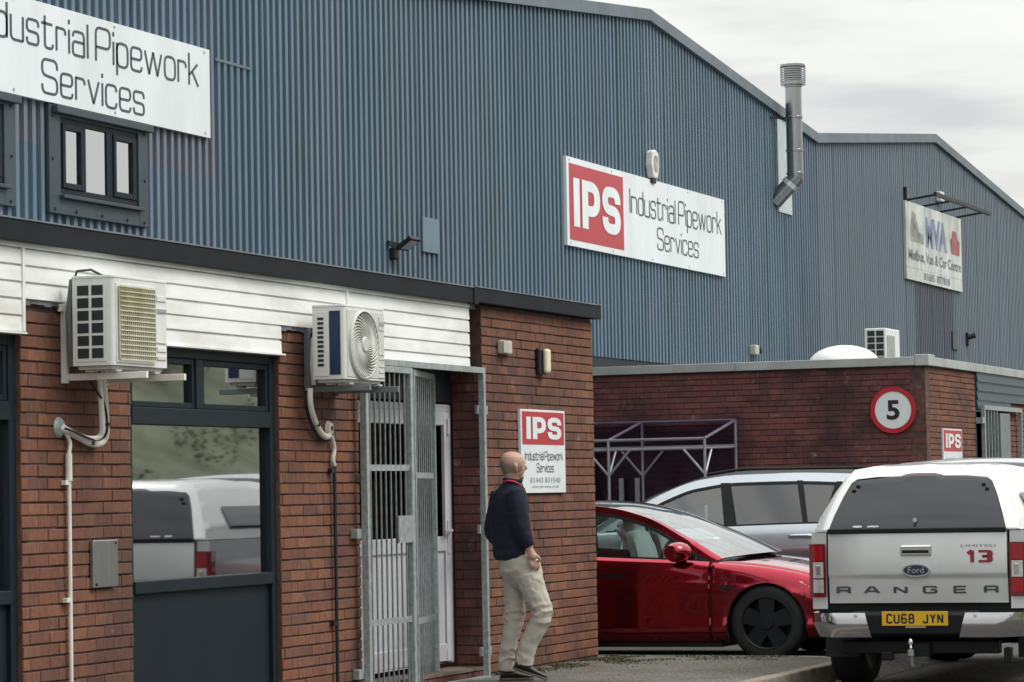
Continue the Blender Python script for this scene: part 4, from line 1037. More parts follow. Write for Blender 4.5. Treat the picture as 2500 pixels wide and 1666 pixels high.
# ------------------------------------------------------------------ vehicles
def pch(P):
    """monotone cubic interpolation through sorted (x, y) points"""
    xs = [p[0] for p in P]; ys = [p[1] for p in P]; n = len(P)
    dl = [(ys[i+1]-ys[i])/(xs[i+1]-xs[i]) for i in range(n-1)]
    mt = [dl[0]]+[0 if dl[i-1]*dl[i] <= 0 else 2*dl[i-1]*dl[i]/(dl[i-1]+dl[i]) for i in range(1, n-1)]+[dl[-1]]
    def f(x):
        if x <= xs[0]: return ys[0]
        if x >= xs[-1]: return ys[-1]
        i = 0
        while xs[i+1] < x: i += 1
        h = xs[i+1]-xs[i]; t_ = (x-xs[i])/h
        return (2*t_**3-3*t_**2+1)*ys[i]+(t_**3-2*t_**2+t_)*h*mt[i]+(-2*t_**3+3*t_**2)*ys[i+1]+(t_**3-t_**2)*h*mt[i+1]
    return f
def paint(name, col, metal, rough, flake=.06):
    m_, t, b = nodes(name); b.inputs['Base Color'].default_value = (*col, 1); b.inputs['Metallic'].default_value = metal; b.inputs['Roughness'].default_value = rough
    b.inputs['Coat Weight'].default_value = 1; b.inputs['Coat Roughness'].default_value = .03
    v = coords(t, (1,1,1), 'obj'); c = ramp(t, noisef(t, v, 2.2, 6, .7), [(.3, sc(col, 1-flake)), (.7, sc(col, 1+flake))]); t.links.new(c, b.inputs['Base Color'])
    MATS[name] = m_; return m_
TRIM = mat('car_trim', (.006,.007,.009), .5, var=.1, spec=.25)
SEATM = mat('seat_pale', (.60,.64,.62), .7, var=.08)
SEATD = mat('seat_dark', (.02,.02,.022), .8)
CHROME = mat('chrome', (.72,.73,.74), .1, 1.0, var=.03)
LENSR = mat('lens_red', (.30,.004,.010), .12, var=.1, coat=1)
LENSR2 = mat('lens_red_dark', (.14,.003,.008), .15, var=.1, coat=1)
LENSW = mat('lens_clear', (.62,.62,.62), .12, .4, var=.15, vs_=20, coat=1)

def wheel(root, x, y, R_, wd, side, style, rim_m):
    """side: +1 left (outer face +y), -1 right"""
    s = side; c = (x, y, R_)
    rr = R_*.70
    pr = [(rr, -wd*.5),(R_*.80,-wd*.52),(R_*.93,-wd*.5),(R_,-wd*.38),(R_,wd*.38),(R_*.93,wd*.5),(R_*.80,wd*.52),(rr,wd*.5)]
    wo = MB().lathe(pr, c, 'y', 40).build('wheel', RUBBER, root, smooth=True, ang=50)
    yo = wd*.5*s
    mb_ = MB(); mb_.lathe([(rr+.002, yo-.012*s),(rr-.004, yo+.004*s),(rr*.93, yo-.006*s),(rr*.9, yo-.05*s),(rr*.9,0),(0,0)], c, 'y', 40)
    mb_.build('rim', rim_m if style != 'aero' else TRIM, wo, smooth=True)
    MB().lathe([(rr+.002,-yo*.95),(rr*.5,-yo*.7),(0,-yo*.7)], c, 'y', 30).build('brake_shield', TRIM, wo, smooth=True)
    sp_ = MB(); ns = {'aero':5, 'six':6, 'multi':10}[style]
    for k in range(ns):
        a_ = 2*math.pi*k/ns+.3
        def pt(r, off, yy): return (x+r*math.cos(a_)-off*math.sin(a_), y+yy, R_+r*math.sin(a_)+off*math.cos(a_))
        w0, w1 = (.055, .078) if style == 'aero' else (.035, .03)
        ya, yb_ = yo-.004*s, yo-.03*s
        V = [pt(.03,-w0,ya),pt(rr*.96,-w1,ya-.004*s),pt(rr*.96,w1,ya-.004*s),pt(.03,w0,ya),pt(.03,-w0,yb_),pt(rr*.96,-w1,yb_),pt(rr*.96,w1,yb_),pt(.03,w0,yb_)]
        sp_.add(V, [(0,1,2,3),(4,7,6,5),(0,4,5,1),(1,5,6,2),(2,6,7,3),(3,7,4,0)])
    sp_.lathe([(0, yo+.004*s),(.06, yo+.002*s),(.075, yo-.02*s)], c, 'y', 20); MB().lathe([(rr*.955, yo+.001*s),(rr*.975, yo+.006*s),(rr*.99, yo+.002*s)], c, 'y', 40).build('rim_edge', mat('rim_edge', (.05,.06,.065), .4, .5) if style == 'aero' else rim_m, wo, smooth=True)
    sp_.build('spokes', rim_m, wo, smooth=True, ang=30)
    return wo

def car(root, sp, PA, sides=(-1, 1)):
    """sp: curves in car space; x forward from the front axle, z from the ground"""
    belt, roof, plan = pch(sp['belt']), pch(sp['roof']), pch(sp['plan'])
    prof = pch(sp['prof']); wr = pch(sp['roofw']); x0, x1 = sp['plan'][0][0], sp['plan'][-1][0]
    xf, xr, RW, RA = 0., -sp['wb'], sp['R'], sp['RA']; sill = pch(sp['sill'])
    def hw(x, z):
        b_ = belt(x); s_z = sill(x); t_ = max(0., min(1., (z-s_z)/max(.05, b_-s_z)))
        return plan(x)+prof(t_)
    def bot(x):
        for xw in (xf, xr):
            d_ = abs(x-xw)
            if d_ < RA-1e-6: return max(sill(x), RW+math.sqrt(RA*RA-d_*d_))
        return sill(x)
    cols = set()
    n_ = int((x1-x0)/.06)
    for k in range(n_+1): cols.add(round(x0+(x1-x0)*k/n_, 4))
    for xw in (xf, xr):
        for k in range(41): cols.add(round(xw-RA*math.cos(math.pi*k/40), 4))
    cuts = sorted(sp['doors']);
    for a_, b_, *_ in cuts: cols |= {a_, b_}
    cols = sorted(c for c in cols if x0 <= c <= x1)
    NR = 24
    def side_grid(mb_, xs, s):
        prev = None
        for x in xs:
            for rep in range(2):
                zb = bot(x)
                if any(abs(abs(x-xw)-RA) < 1e-4 for xw in (xf, xr)):
                    zb = [sill(x), RW][rep] if (x < xf-RA+1e-3 and abs(x-(xf-RA)) < 1e-3) or abs(x-(xr-RA)) < 1e-3 else [RW, sill(x)][rep]
                elif rep: continue
                zt = belt(x); z_1 = max(RW, zb); z_2 = max(z_1+.004, min(RW+RA+.012, zt-.04)); zz_ = [zb+(z_1-zb)*j/5 for j in range(5)]+[z_1+(z_2-z_1)*j/8 for j in range(8)]+[z_2+(zt-z_2)*j/(NR-13) for j in range(NR-12)]
                ring = [(x, s*hw(x, q_), q_) for q_ in zz_]
                o = len(mb_.v); mb_.v += ring
                if prev is not None and abs(mb_.v[prev][0]-x) > 1e-5:
                    for j in range(NR): mb_.f.append((prev+j, o+j, o+j+1, prev+j+1)); mb_.mi.append(mb_.cur)
                prev = o
    body = MB(); dparts = []
    for s in (-1, 1):
        xs_prev = x0; rng = []
        for a_, b_, *rest in cuts:
            rng.append((xs_prev, a_-.0)); xs_prev = b_
        rng.append((xs_prev, x1))
        for a_, b_ in rng:
            xs = [c for c in cols if a_-1e-6 <= c <= b_+1e-6]
            if len(xs) > 1: side_grid(body, xs, s)
        for a_, b_, nm, hx_, hz_ in cuts:
            dm = MB(); xs = [a_+.004]+[c for c in cols if a_+.01 < c < b_-.01]+[b_-.004]; side_grid(dm, xs, s); dparts.append((dm, s, nm, hx_, hz_))
        # arch lips
        for xw in (xf, xr):
            P = [(xw-RA*math.cos(math.pi*k/30), RW+RA*math.sin(math.pi*k/30)) for k in range(31)]
            for (xa, za), (xb, zb) in zip(P, P[1:]):
                ya_, yb_ = hw(xa, za), hw(xb, zb)
                body.add([(xa,s*ya_,za),(xb,s*yb_,zb),(xb,s*(yb_-.05),zb),(xa,s*(ya_-.05),za)], [(0,1,2,3)])
    for s in (-1, 1):
        rx = [c for c in cols if cuts[0][0]-1e-6 <= c <= cuts[-1][1]+1e-6]
        for xa, xb in zip(rx, rx[1:]):
            if bot(xa) > sill(xa)+1e-6 or bot(xb) > sill(xb)+1e-6: continue
            body.add([(xa,s*hw(xa,sill(xa)),sill(xa)),(xb,s*hw(xb,sill(xb)),sill(xb)),(xb,s*(hw(xb,sill(xb))-.08),sill(xb)-.01),(xa,s*(hw(xa,sill(xa))-.08),sill(xa)-.01)], [(0,1,2,3)])
    # bonnet and boot decks: from the side top edge across the car
    def deck(xa, xb, crown, n=22):
        def fn(u, v):
            x = xa+(xb-xa)*u; s_ = v*2-1; w_ = hw(x, belt(x)); q = 1-abs(s_)**2.4
            return (x, s_*w_, belt(x)+crown(x)*q)
        body.grid(fn, n, 16)
    ch = pch(sp['crown']); deck(sp['cowl'], x1, ch); deck(x0, sp['tail'], ch, 10)
    for xe, sg in ((x1, 1), (x0, -1)):
        def fn(u, v, xe=xe, sg=sg):
            s_ = v*2-1; z = sill(xe)+(belt(xe)-sill(xe))*u; return (xe+sg*sp['bow']*(1-s_*s_)*(.4+.6*math.sin(math.pi*min(1, u+.15))), s_*hw(xe, z), z+(ch(xe)*(1-abs(s_)**2.4) if u > .99 else 0))
        body.grid(fn, 10, 14)
    bo = body.build('body', PA, root, smooth=True, ang=40)
    if sp.get('solid'): so = bo.modifiers.new('solid', 'SOLIDIFY'); so.thickness = .006; so.offset = -1
    for dm, s, nm, hx_, hz_ in dparts:
        d_ = dm.build('door', PA, root, smooth=True, ang=40)
        yy = hw(hx_, hz_)
        if sp['handle'] == 'flush': MB().add([(hx_-.11,s*(yy+.003),hz_-.014),(hx_+.11,s*(yy+.003),hz_-.014),(hx_+.11,s*(yy+.002),hz_+.014),(hx_-.11,s*(yy+.002),hz_+.014)], [(0,1,2,3)]).build('handle', TRIM, d_)
        else: MB().tube([(hx_-.12,s*(yy-.005),hz_),(hx_-.09,s*(yy+.035),hz_+.004),(hx_+.09,s*(yy+.035),hz_+.004),(hx_+.12,s*(yy-.005),hz_)], .016, 10).build('handle', PA, d_, smooth=True)
    # greenhouse
    ga, gb = sp['roof'][-1][0], sp['roof'][0][0]; zmax = max(z for _, z in sp['roof'])
    def gy(x, z):
        b_ = belt(x); t_ = max(0., min(1., (z-b_)/(zmax-b_))); return (hw(x, b_)-.012)*(1-t_)+wr(x)*t_
    def edge(x): return roof(x)
    bowf = pch(sp['bowf'])
    def skin(x, s_):
        ze = max(edge(x), belt(x)); w_ = gy(x, ze); q = 1-s_*s_
        return (x+bowf(x)*q, s_*w_, ze+sp['rcrown']*(1-abs(s_)**2.6))
    ws0, ws1, rw0, rw1 = sp['screen'][0], sp['screen'][1], sp['rear'][0], sp['rear'][1]
    MB().grid(lambda u, v: skin(ws1+(ws0-ws1)*u, (v*2-1)*.94), 20, 14).build('windscreen', SCREEN, root, smooth=True)
    MB().grid(lambda u, v: skin(rw0+(ws1-rw0)*u, (v*2-1)*.95), 24, 14).build('roof', sp['roofmat'], root, smooth=True)
    MB().grid(lambda u, v: skin(rw1+(rw0-rw1)*u, (v*2-1)*.93), 16, 14).build('rear_window', CARGLD, root, smooth=True)
    for s in (-1, 1):
        tf = pch(sp['frame'])
        def slope(x): d_ = (edge(x+.01)-edge(x-.01))/.02; return math.sqrt(1+min(d_*d_, 4))
        xs = [gb+(ga-gb)*k/90 for k in range(91)]
        fm = MB(); prev = None
        for x in xs:
            ze = max(edge(x), belt(x)); zi = max(belt(x), ze-tf(x)*slope(x)); row = []
            for j in range(5): z = zi+(ze-zi)*j/4; row.append((x, s*(gy(x, z)+.0), z))
            sx = skin(x, s*.94); row.append(sx)
            o = len(fm.v); fm.v += row
            if prev is not None:
                for j in range(5): fm.f.append((prev+j,o+j,o+j+1,prev+j+1)); fm.mi.append(0)
            prev = o
        fm.build('roof_rail', PA, root, smooth=True, ang=50)
        # black surround line
        tm = MB(); prev = None
        for x in xs:
            ze = max(edge(x), belt(x)); zi = max(belt(x)+.002, ze-tf(x)*slope(x)); zj = max(belt(x)+.001, zi-.028*slope(x))
            row = [(x, s*(gy(x, zi)+.003), zi), (x, s*(gy(x, zj)+.003), zj)]; o = len(tm.v); tm.v += row
            if prev is not None: tm.f.append((prev,o,o+1,prev+1)); tm.mi.append(0)
            prev = o
        for x_a, x_b in zip(xs, xs[1:]):
            if edge(x_a) < belt(x_a)+.06: continue
            tm.add([(x_a, s*(gy(x_a, belt(x_a))+.004), belt(x_a)-.012), (x_b, s*(gy(x_b, belt(x_b))+.004), belt(x_b)-.012), (x_b, s*(gy(x_b, belt(x_b)+.02)+.004), belt(x_b)+.016), (x_a, s*(gy(x_a, belt(x_a)+.02)+.004), belt(x_a)+.016)], [(0,1,2,3)])
        for xb_, xt_, wb_, wt_ in sp['pillars']:
            def pf(u, v):
                z_lo = belt(xb_); z_hi = edge(xt_)-tf(xt_)*.9; z = z_lo+(z_hi-z_lo)*u; x = xb_+(xt_-xb_)*u+(v-.5)*(wb_+(wt_-wb_)*u); return (x, s*(gy(x, z)+.005), z)
            tm.grid(pf, 6, 2)
        tm.build('window_surround', TRIM, root, smooth=True)
        bounds = [ga-.02]+[p_ for p_ in sp['splits']]+[gb+.02]
        for k, (xa, xb) in enumerate(zip(bounds, bounds[1:])):
            gm = MB(); N2 = 30; prev = None
            for i in range(N2+1):
                x = xa+(xb-xa)*i/N2
                zhi = edge(x)-tf(x)*slope(x); zlo = belt(x)
                if zhi-zlo < .004: prev = None; continue
                o = len(gm.v); gm.v += [(x, s*(gy(x, zlo+(zhi-zlo)*j/6)-.004), zlo+(zhi-zlo)*j/6) for j in range(7)]
                if prev is not None:
                    for j in range(6): gm.f.append((prev+j,o+j,o+j+1,prev+j+1)); gm.mi.append(0)
                prev = o
            if gm.f: gm.build('side_window', CARGL if k < sp['clear'] else CARGLD, root, smooth=True)
    # underside, wheel wells, cabin
    W_ = max(p_[1] for p_ in sp['plan'])
    ub = MB(); ub.box(xr+RA, xf-RA, -W_+.14, W_-.14, sill(-1)+.01, .5); ub.box(x0+.15, xr-RA, -W_+.30, W_-.30, .3, .55); ub.box(xf+RA, x1-.05, -W_+.32, W_-.32, .22, .5); ub.box(xr-RA, xr+RA, -W_+.38, W_-.38, .3, .7); ub.box(xf-RA, xf+RA, -W_+.38, W_-.38, .3, .72)
    ub.box(xr+RA, xf-RA-.0, -W_+.13, W_-.13, .5, .52)
    ub.build('underbody', TRIM, root)
    for xw in (xf, xr):
        for s in (-1, 1):
            mb_ = MB()
            P = [(xw-(RA+.01)*math.cos(math.pi*k/20), RW+(RA+.01)*math.sin(math.pi*k/20)) for k in range(21)]
            for (xa, za), (xb, zb) in zip(P, P[1:]): mb_.add([(xa,s*(W_-.04),za),(xb,s*(W_-.04),zb),(xb,s*(W_-.38),zb),(xa,s*(W_-.38),za)], [(0,1,2,3)])
            mb_.add([(a_, s*(W_-.38), b_) for a_, b_ in P], [tuple(range(21))]); mb_.build('wheel_liner', TRIM, root)
            wheel(root, xw, s*(W_-.02-sp['TW']/2-.02), RW, sp['TW'], s, sp['style'], sp['rimmat'])
    # cabin
    zc = belt(-1.2)
    cb = MB(); cb.box(ga-.55, ga-.30, -.62, .62, zc-.35, zc-.06); cb.box(ga-.30, ga+.25, -.60, .60, zc-.20, zc-.04); cb.build('dashboard', TRIM, root, bevel=.03); MB().box(xr-.1, xr+.5, -.6, .6, .5, zc-.12).build('parcel_shelf', TRIM, root)
    for sx in (sp['seat'], sp['seat']-.85):
        for s in (-1, 1):
            st = MB()
            def sq(u, v, off=.0):
                return None
            yc_ = s*.36
            # backrest and headrest as rounded slabs
            prof_b = [(sx-.22, .50, .24), (sx-.20, .75, .26), (sx-.26, 1.0, .24), (sx-.31, zc+.22, .20), (sx-.33, zc+.25, .12), (sx-.335, zc+.28, .13), (sx-.35, zc+.40, .13), (sx-.36, zc+.44, .08)]
            rings = []
            for x_, z_, w_ in prof_b:
                rings.append([(x_+.07, yc_-w_*.7, z_),(x_+.02,yc_-w_,z_),(x_-.07,yc_-w_*.8,z_),(x_-.07,yc_+w_*.8,z_),(x_+.02,yc_+w_,z_),(x_+.07,yc_+w_*.7,z_)])
            for a_, b_ in zip(rings, rings[1:]):
                o = len(st.v); st.v += a_+b_
                for j in range(6): st.f.append((o+j, o+(j+1) % 6, o+6+(j+1) % 6, o+6+j)); st.mi.append(0)
            st.add(rings[-1], [(0,1,2,3,4,5)]); st.box(sx-.2, sx+.35, yc_-.25, yc_+.25, .42, .56)
            st.build('seat', sp['seatmat'], root, smooth=True, ang=60)
    stw = MB(); scx = ga-.62; sy = sp['steer']*.36
    ringp = [(scx+.05*math.sin(a_*math.pi/12)*1.0, sy+.18*math.cos(a_*math.pi/12), zc-.02+.17*math.sin(a_*math.pi/12)) for a_ in range(25)]
    stw.tube(ringp, .016, 8, False); stw.bar((scx,sy-.17,zc-.02),(scx,sy+.17,zc-.02),.03,.04); stw.tube([(scx,sy,zc-.02),(scx+.3,sy,zc-.12)], .04, 8)
    stw.build('steering_wheel', TRIM, root, smooth=True)
    # mirrors
    for s in (-1, 1):
        mx_, mz_ = sp['mirror']; yb_ = gy(mx_, mz_)
        mo = MB()
        for a_, b_ in zip(range(8), range(1, 9)): pass
        rings = []
        for k in range(7):
            t_ = k/6; yy = yb_+.05+t_*.20; sz = 1.35*math.sin(math.pi*(.20+.68*t_))**.4
            rings.append([(mx_+(.075*math.cos(q_)+.03-.05*t_)*sz, s*yy, mz_+.01+.068*math.sin(q_)*sz) for q_ in [2*math.pi*j/14 for j in range(14)]])
        for a_, b_ in zip(rings, rings[1:]):
            o = len(mo.v); mo.v += a_+b_
            for j in range(14): mo.f.append((o+j, o+(j+1) % 14, o+14+(j+1) % 14, o+14+j)); mo.mi.append(0)
        mo.add(rings[0], [tuple(range(14))]); mo.add(rings[-1], [tuple(range(14))])
        mr = mo.build('mirror', PA, root, smooth=True, ang=60)
        MB().bar((mx_+.03, s*(yb_-.02), mz_-.055), (mx_+.02, s*(yb_+.13), mz_-.05), .06, .03).build('stalk', TRIM, mr)
    return hw, belt, gy

# red saloon: nose towards the road
RED = paint('red_paint', (.33,.005,.026), 1.0, .16)
Xn, yfr = 26.3, -1.37
tes = thing('parked_car', 'glossy red saloon car parked nose out beside the end of the brick annex', 'car', (Xn+.925, yfr, ZY), local=True, rz=R(-90))
ts = dict(wb=2.875, R=.335, RA=.356, TW=.235, style='aero', rimmat=mat('dark_rim', (.007,.011,.014), .5, .1, spec=.3), handle='flush', bow=.10,
    plan=[(-3.85,.70),(-3.6,.84),(-2.9,.915),(-1.4,.925),(-.2,.925),(.3,.91),(.55,.85),(.72,.72),(.80,.60)],
    belt=[(-3.85,.98),(-3.4,1.02),(-2.6,.985),(-1.5,.922),(-.6,.880),(-.1,.838),(.3,.770),(.6,.672),(.80,.575)],
    sill=[(-3.85,.32),(-3.2,.24),(-2.4,.165),(-.5,.15),(.5,.20),(.80,.24)],
    prof=[(0,-.085),(.10,-.035),(.22,-.012),(.30,-.022),(.5,-.012),(.66,.0),(.70,.002),(.74,-.008),(.88,-.028),(.96,-.05),(1.0,-.085)],
    roof=[(-3.15,1.03),(-2.7,1.20),(-2.2,1.345),(-1.85,1.392),(-1.55,1.37),(-1.16,1.275),(-.80,1.095),(-.46,.892)],
    roofw=[(-3.2,.46),(-2.2,.60),(-1.4,.62),(-.2,.66)], crown=[(-3.85,.02),(-3,.05),(-.5,.05),(-.1,.065),(.3,.06),(.8,.03)],
    cowl=-.50, tail=-3.1, rcrown=.045, bowf=[(-3.2,-.12),(-2.2,0),(-1.4,.04),(-.46,.34)], screen=(-.47,-1.30), rear=(-2.1,-3.1), roofmat=mat('glass_roof', (.010,.012,.014), .08, coat=1),
    frame=[(-3.2,.10),(-2.2,.055),(-1.4,.055),(-.8,.055),(-.45,.05)], pillars=[(-1.62,-1.72,.10,.12)], splits=[-1.68], clear=2,
    doors=[(-1.60,-.52,'front',-1.42,.76),(-2.62,-1.60,'rear',-2.42,.79)], seat=-1.05, seatmat=SEATM, steer=-1, mirror=(-.80,.955), solid=True)
hw, belt_, gy_ = car(tes, ts, RED)
for s in (-1, 1):
    q = [(.30,.70),(.50,.655),(.66,.60),(.60,.585),(.44,.625)]
    mb = MB(); mb.add([(x, s*(hw(x, z)+.004), z) for x, z in q], [tuple(range(5))]); mb.build('headlight', LENSW, tes)
    q = [(-.46,.665),(-.40,.675),(-.27,.665),(-.30,.63),(-.36,.62)]
    mb = MB(); mb.add([(x, s*(hw(x, z)+.004), z) for x, z in q], [tuple(range(5))]); mb.build('side_camera', TRIM, tes)
MB().box(-2.45, -.42, -.86, .86, .12, .16).build('sill_trim', TRIM, tes)

# silver estate: nose away from the road
SILV = paint('silver_paint', (.47,.52,.57), .75, .25)
XN2 = 29.2
suv = thing('parked_car', 'silver estate car with black roof parked between the red car and the pickup', 'car', (XN2+.94, GX(1703,1300,XN2).y+1.78-.0, ZY), local=True, rz=R(90))
ss_ = dict(wb=2.86, R=.37, RA=.42, TW=.245, style='multi', rimmat=mat('silver_rim', (.35,.36,.37), .3, .8), handle='bar', bow=.12,
    plan=[(-3.78,.74),(-3.5,.86),(-2.8,.93),(-1.2,.94),(-.2,.935),(.4,.90),(.66,.78),(.80,.62)],
    belt=[(-3.78,1.15),(-3.0,1.17),(-2.4,1.165),(-1.2,1.135),(-.5,1.11),(0,1.08),(.4,1.0),(.80,.82)],
    sill=[(-3.78,.42),(-2.4,.27),(-.5,.26),(.80,.32)],
    prof=[(0,-.08),(.12,-.03),(.30,-.018),(.45,-.03),(.60,-.015),(.74,.006),(.80,-.004),(.92,-.03),(1.0,-.055)],
    roof=[(-3.72,1.18),(-3.62,1.38),(-3.45,1.56),(-3.0,1.63),(-2.2,1.66),(-1.7,1.655),(-1.25,1.60),(-.95,1.495),(-.6,1.31),(-.28,1.105)],
    roofw=[(-3.7,.58),(-2.2,.64),(-1.2,.65),(-.2,.68)], crown=[(-3.78,.02),(-.3,.07),(.4,.06),(.8,.03)],
    cowl=-.30, tail=-3.70, rcrown=.045, bowf=[(-3.72,-.10),(-3,0),(-1.5,.03),(-.28,.28)], screen=(-.30,-1.25), rear=(-3.35,-3.70), roofmat=TRIM,
    frame=[(-3.7,.10),(-2.2,.075),(-1.2,.075),(-.6,.075),(-.2,.06)], pillars=[(-1.66,-1.56,.13,.10),(-2.42,-2.32,.05,.06),(-2.62,-2.72,.06,.07)], splits=[-1.62,-2.38,-2.66], clear=1,
    doors=[(-1.62,-.55,'front',-1.42,1.03),(-2.56,-1.62,'rear',-2.38,1.05)], seat=-1.2, seatmat=SEATD, steer=-1, mirror=(-.62,1.13), solid=True)
hw2, belt2, gy2 = car(suv, ss_, SILV)
for s in (-1, 1):
    MB().tube([(-3.2,s*.60,1.66),(-3.0,s*.615,1.705),(-1.7,s*.625,1.712),(-1.35,s*.625,1.665)], .014, 8).build('roof_bar', TRIM, suv, smooth=True)
    MB().box(-2.4, -.45, min(s*.80,s*.90), max(s*.80,s*.90), .235, .30).build('sill_trim', TRIM, suv)

# ------------------------------------------------------------------ pickup with hardtop canopy: tail towards us
PSIL = paint('pickup_silver', (.62,.64,.655), .5, .27)
PWHT = mat('canopy_paint', (.70,.72,.71), .25, .25, var=.04, vs_=2, coat=.8)
XR = 23.6; YC = -3.394
rg = thing('pickup_truck', 'silver pickup truck with white canopy parked along the kerb tail towards the red car', 'pickup', (XR, YC, ZR), local=True)
rg['label'] = 'silver pickup truck with tinted hardtop canopy and chrome bumper on the road'
z_ = lambda zw: zw-ZR
LZ = dict(tg0=z_(.545), tg1=z_(1.092))
hwid = .845
# lower body sides (bed, cab, wings) -- x forward from the tail
belt_p = pch([(0,LZ['tg1']+.005),(1.6,LZ['tg1']+.01),(3.2,1.22),(3.9,1.20),(4.4,1.15),(5.0,1.02),(5.2,.85)]); plan_p = pch([(0,.845),(.10,.865),(.5,.905),(1.1,.935),(1.7,.90),(2,.89),(4.2,.89),(4.8,.86),(5.1,.74),(5.2,.6)])
prof_p = pch([(0,-.05),(.15,-.01),(.5,.004),(.75,.006),(.85,-.01),(1,-.03)])
xw_r, xw_f, RWp, RAp = 1.13, 4.35, .385, .45; sil = .50
def hwp(x, z): t_ = max(0, min(1, (z-sil)/(belt_p(x)-sil))); return plan_p(x)+prof_p(t_)
mb = MB(); colx = sorted(set([round(5.2*k/90, 4) for k in range(91)]+[round(xw-RAp*math.cos(math.pi*k/30), 4) for xw in (xw_r, xw_f) for k in range(31)]))
for s in (-1, 1):
    prev = None
    for x in colx:
        zb = sil
        for xw in (xw_r, xw_f):
            if abs(x-xw) < RAp: zb = max(sil, RWp+math.sqrt(max(0, RAp**2-(x-xw)**2)))
        if x < xw_r-RAp: zb = z_(.50)
        o = len(mb.v); mb.v += [(x, s*hwp(x, zb+(belt_p(x)-zb)*j/14), zb+(belt_p(x)-zb)*j/14) for j in range(15)]
        if prev is not None:
            for j in range(14): mb.f.append((prev+j,o+j,o+j+1,prev+j+1)); mb.mi.append(0)
        prev = o
# tail corner posts beside the lamps
mb.grid(lambda u, v: (.0, -hwid+.0+v*.12*1.0, z_(.50)+(LZ['tg1']+.005-z_(.50))*u), 8, 2); mb.grid(lambda u, v: (.0, hwid-.12+v*.12, z_(.50)+(LZ['tg1']+.005-z_(.50))*u), 8, 2)
# bonnet and cab roof
mb.grid(lambda u, v: (4.0+1.2*u, (v*2-1)*hwp(4.0+1.2*u, belt_p(4.0+1.2*u)), belt_p(4.0+1.2*u)+.06*(1-abs(v*2-1)**2.5)), 14, 12)
mb.grid(lambda u, v: (5.2+.08*(1-(v*2-1)**2), (v*2-1)*hwp(5.2, .5+.35*u), .5+.35*u), 6, 10)
bdy = mb.build('body', PSIL, rg, smooth=True, ang=40)
mb = MB(); mb.box(.03, 1.65, -.80, .80, .62, .68); mb.box(1.6, 1.64, -.80, .80, .68, 1.15); mb.build('load_bed', TRIM, rg)
cabroof = pch([(1.68,1.15),(1.75,1.5),(1.95,1.76),(2.5,1.80),(3.0,1.77),(3.4,1.60),(4.05,1.2)])
def cabskin(x, s_): z = cabroof(x); t_ = (z-1.15)/.65; w_ = .84*(1-t_)+.66*t_; return (x, s_*w_, z+.03*(1-s_*s_))
MB().grid(lambda u, v: cabskin(1.7+.25*u, (v*2-1)), 8, 10).build('rear_screen', CARGLD, rg, smooth=True)
MB().grid(lambda u, v: cabskin(1.95+1.1*u, (v*2-1)), 12, 10).build('cab_roof', PSIL, rg, smooth=True)
MB().grid(lambda u, v: cabskin(3.05+.95*u, (v*2-1)*.95), 12, 10).build('windscreen', CARGLD, rg, smooth=True)
for s in (-1, 1):
    def cs(u, v, s=s):
        x = 1.72+2.25*u; zl = belt_p(x); zh = max(zl, cabroof(x)); z = zl+(zh-zl)*v; t_ = (z-1.15)/.65; return (x, s*(.845*(1-t_)+.66*t_), z)
    MB().grid(cs, 40, 6).build('cab_side', CARGLD, rg, smooth=True)
    MB().box(3.55, 3.75, min(s*.86,s*1.06), max(s*.86,s*1.06), 1.18, 1.38).build('mirror', PSIL, rg, bevel=.04)
# tailgate
T0, T1 = LZ['tg0'], LZ['tg1']
def tgx(z): 
    t_ = (z-T0)/(T1-T0); return -.035-.012*math.sin(math.pi*min(1, max(0, t_)))+(.016 if t_ < .395 else 0)*min(1, (.395-t_)/.04)
zs_ = [T0+(T1-T0)*k/40 for k in range(41)]
mb = MB()
TW_ = .707
def tgf(u, v): z = T0+(T1-T0)*u; y = -TW_+2*TW_*v; return (tgx(z)+.018*abs(v*2-1)**6, y, z)
mb.grid(tgf, 44, 24)
mb.grid(lambda u, v: (tgx(T1)+.14*u, -TW_+2*TW_*v, T1+.008*math.sin(math.pi*u)), 3, 24); mb.grid(lambda u, v: (tgx(T0)+.06*u, -TW_+2*TW_*v, T0), 2, 24)
for s in (-1, 1): mb.grid(lambda u, v, s=s: (tgx(T0+(T1-T0)*u)+.018+v*.05, s*TW_, T0+(T1-T0)*u), 44, 1)
tg = mb.build('tailgate', PSIL, rg, smooth=True, ang=40)
def yp_(zx): return -(zx-810)/873.      # column of the close-up -> sideways offset (truck left is +y)
def zp_(zy): return z_(.428)+(1133-zy)/873.*.985
MB().box(.035, .06, -.745, .745, T0-.05, T1).build('tail_void', TRIM, rg)
# handle recess, badge, lettering
hz0, hz1 = zp_(708), zp_(632)
mb = MB().box(-.068, -.040, -.122, .122, hz0, hz1); mb.build('handle', CHROME, tg, bevel=.012)
MB().box(-.073, -.0685, -.105, .105, hz0+.022, hz0+.046).build('handle_grip', TRIM, tg, bevel=.003)
zc_ = zp_(806)
mb = MB()
def oval(mb_, a_, b_, x): mb_.add([(x, a_*math.cos(2*math.pi*k/36), zc_+b_*math.sin(2*math.pi*k/36)) for k in range(36)], [tuple(range(36))])
mb.prism([(-.040, .112*math.cos(2*math.pi*k/36), zc_+.050*math.sin(2*math.pi*k/36)) for k in range(36)], (-.022,0,0)); bd = mb.build('badge', CHROME, tg, smooth=True, ang=40)
mb = MB(); oval(mb, .098, .040, -.0635); mb.build('badge_face', mat('badge_blue', (.008,.016,.05), .15, coat=1), bd, fix=False)
mb = MB(); put_font(mb, 'Ford', lambda u, z: (-.0648, -u, zc_+z), -.062, .062, -.022, .026, .0); mb.build('badge_script', CHROME, bd, fix=False)
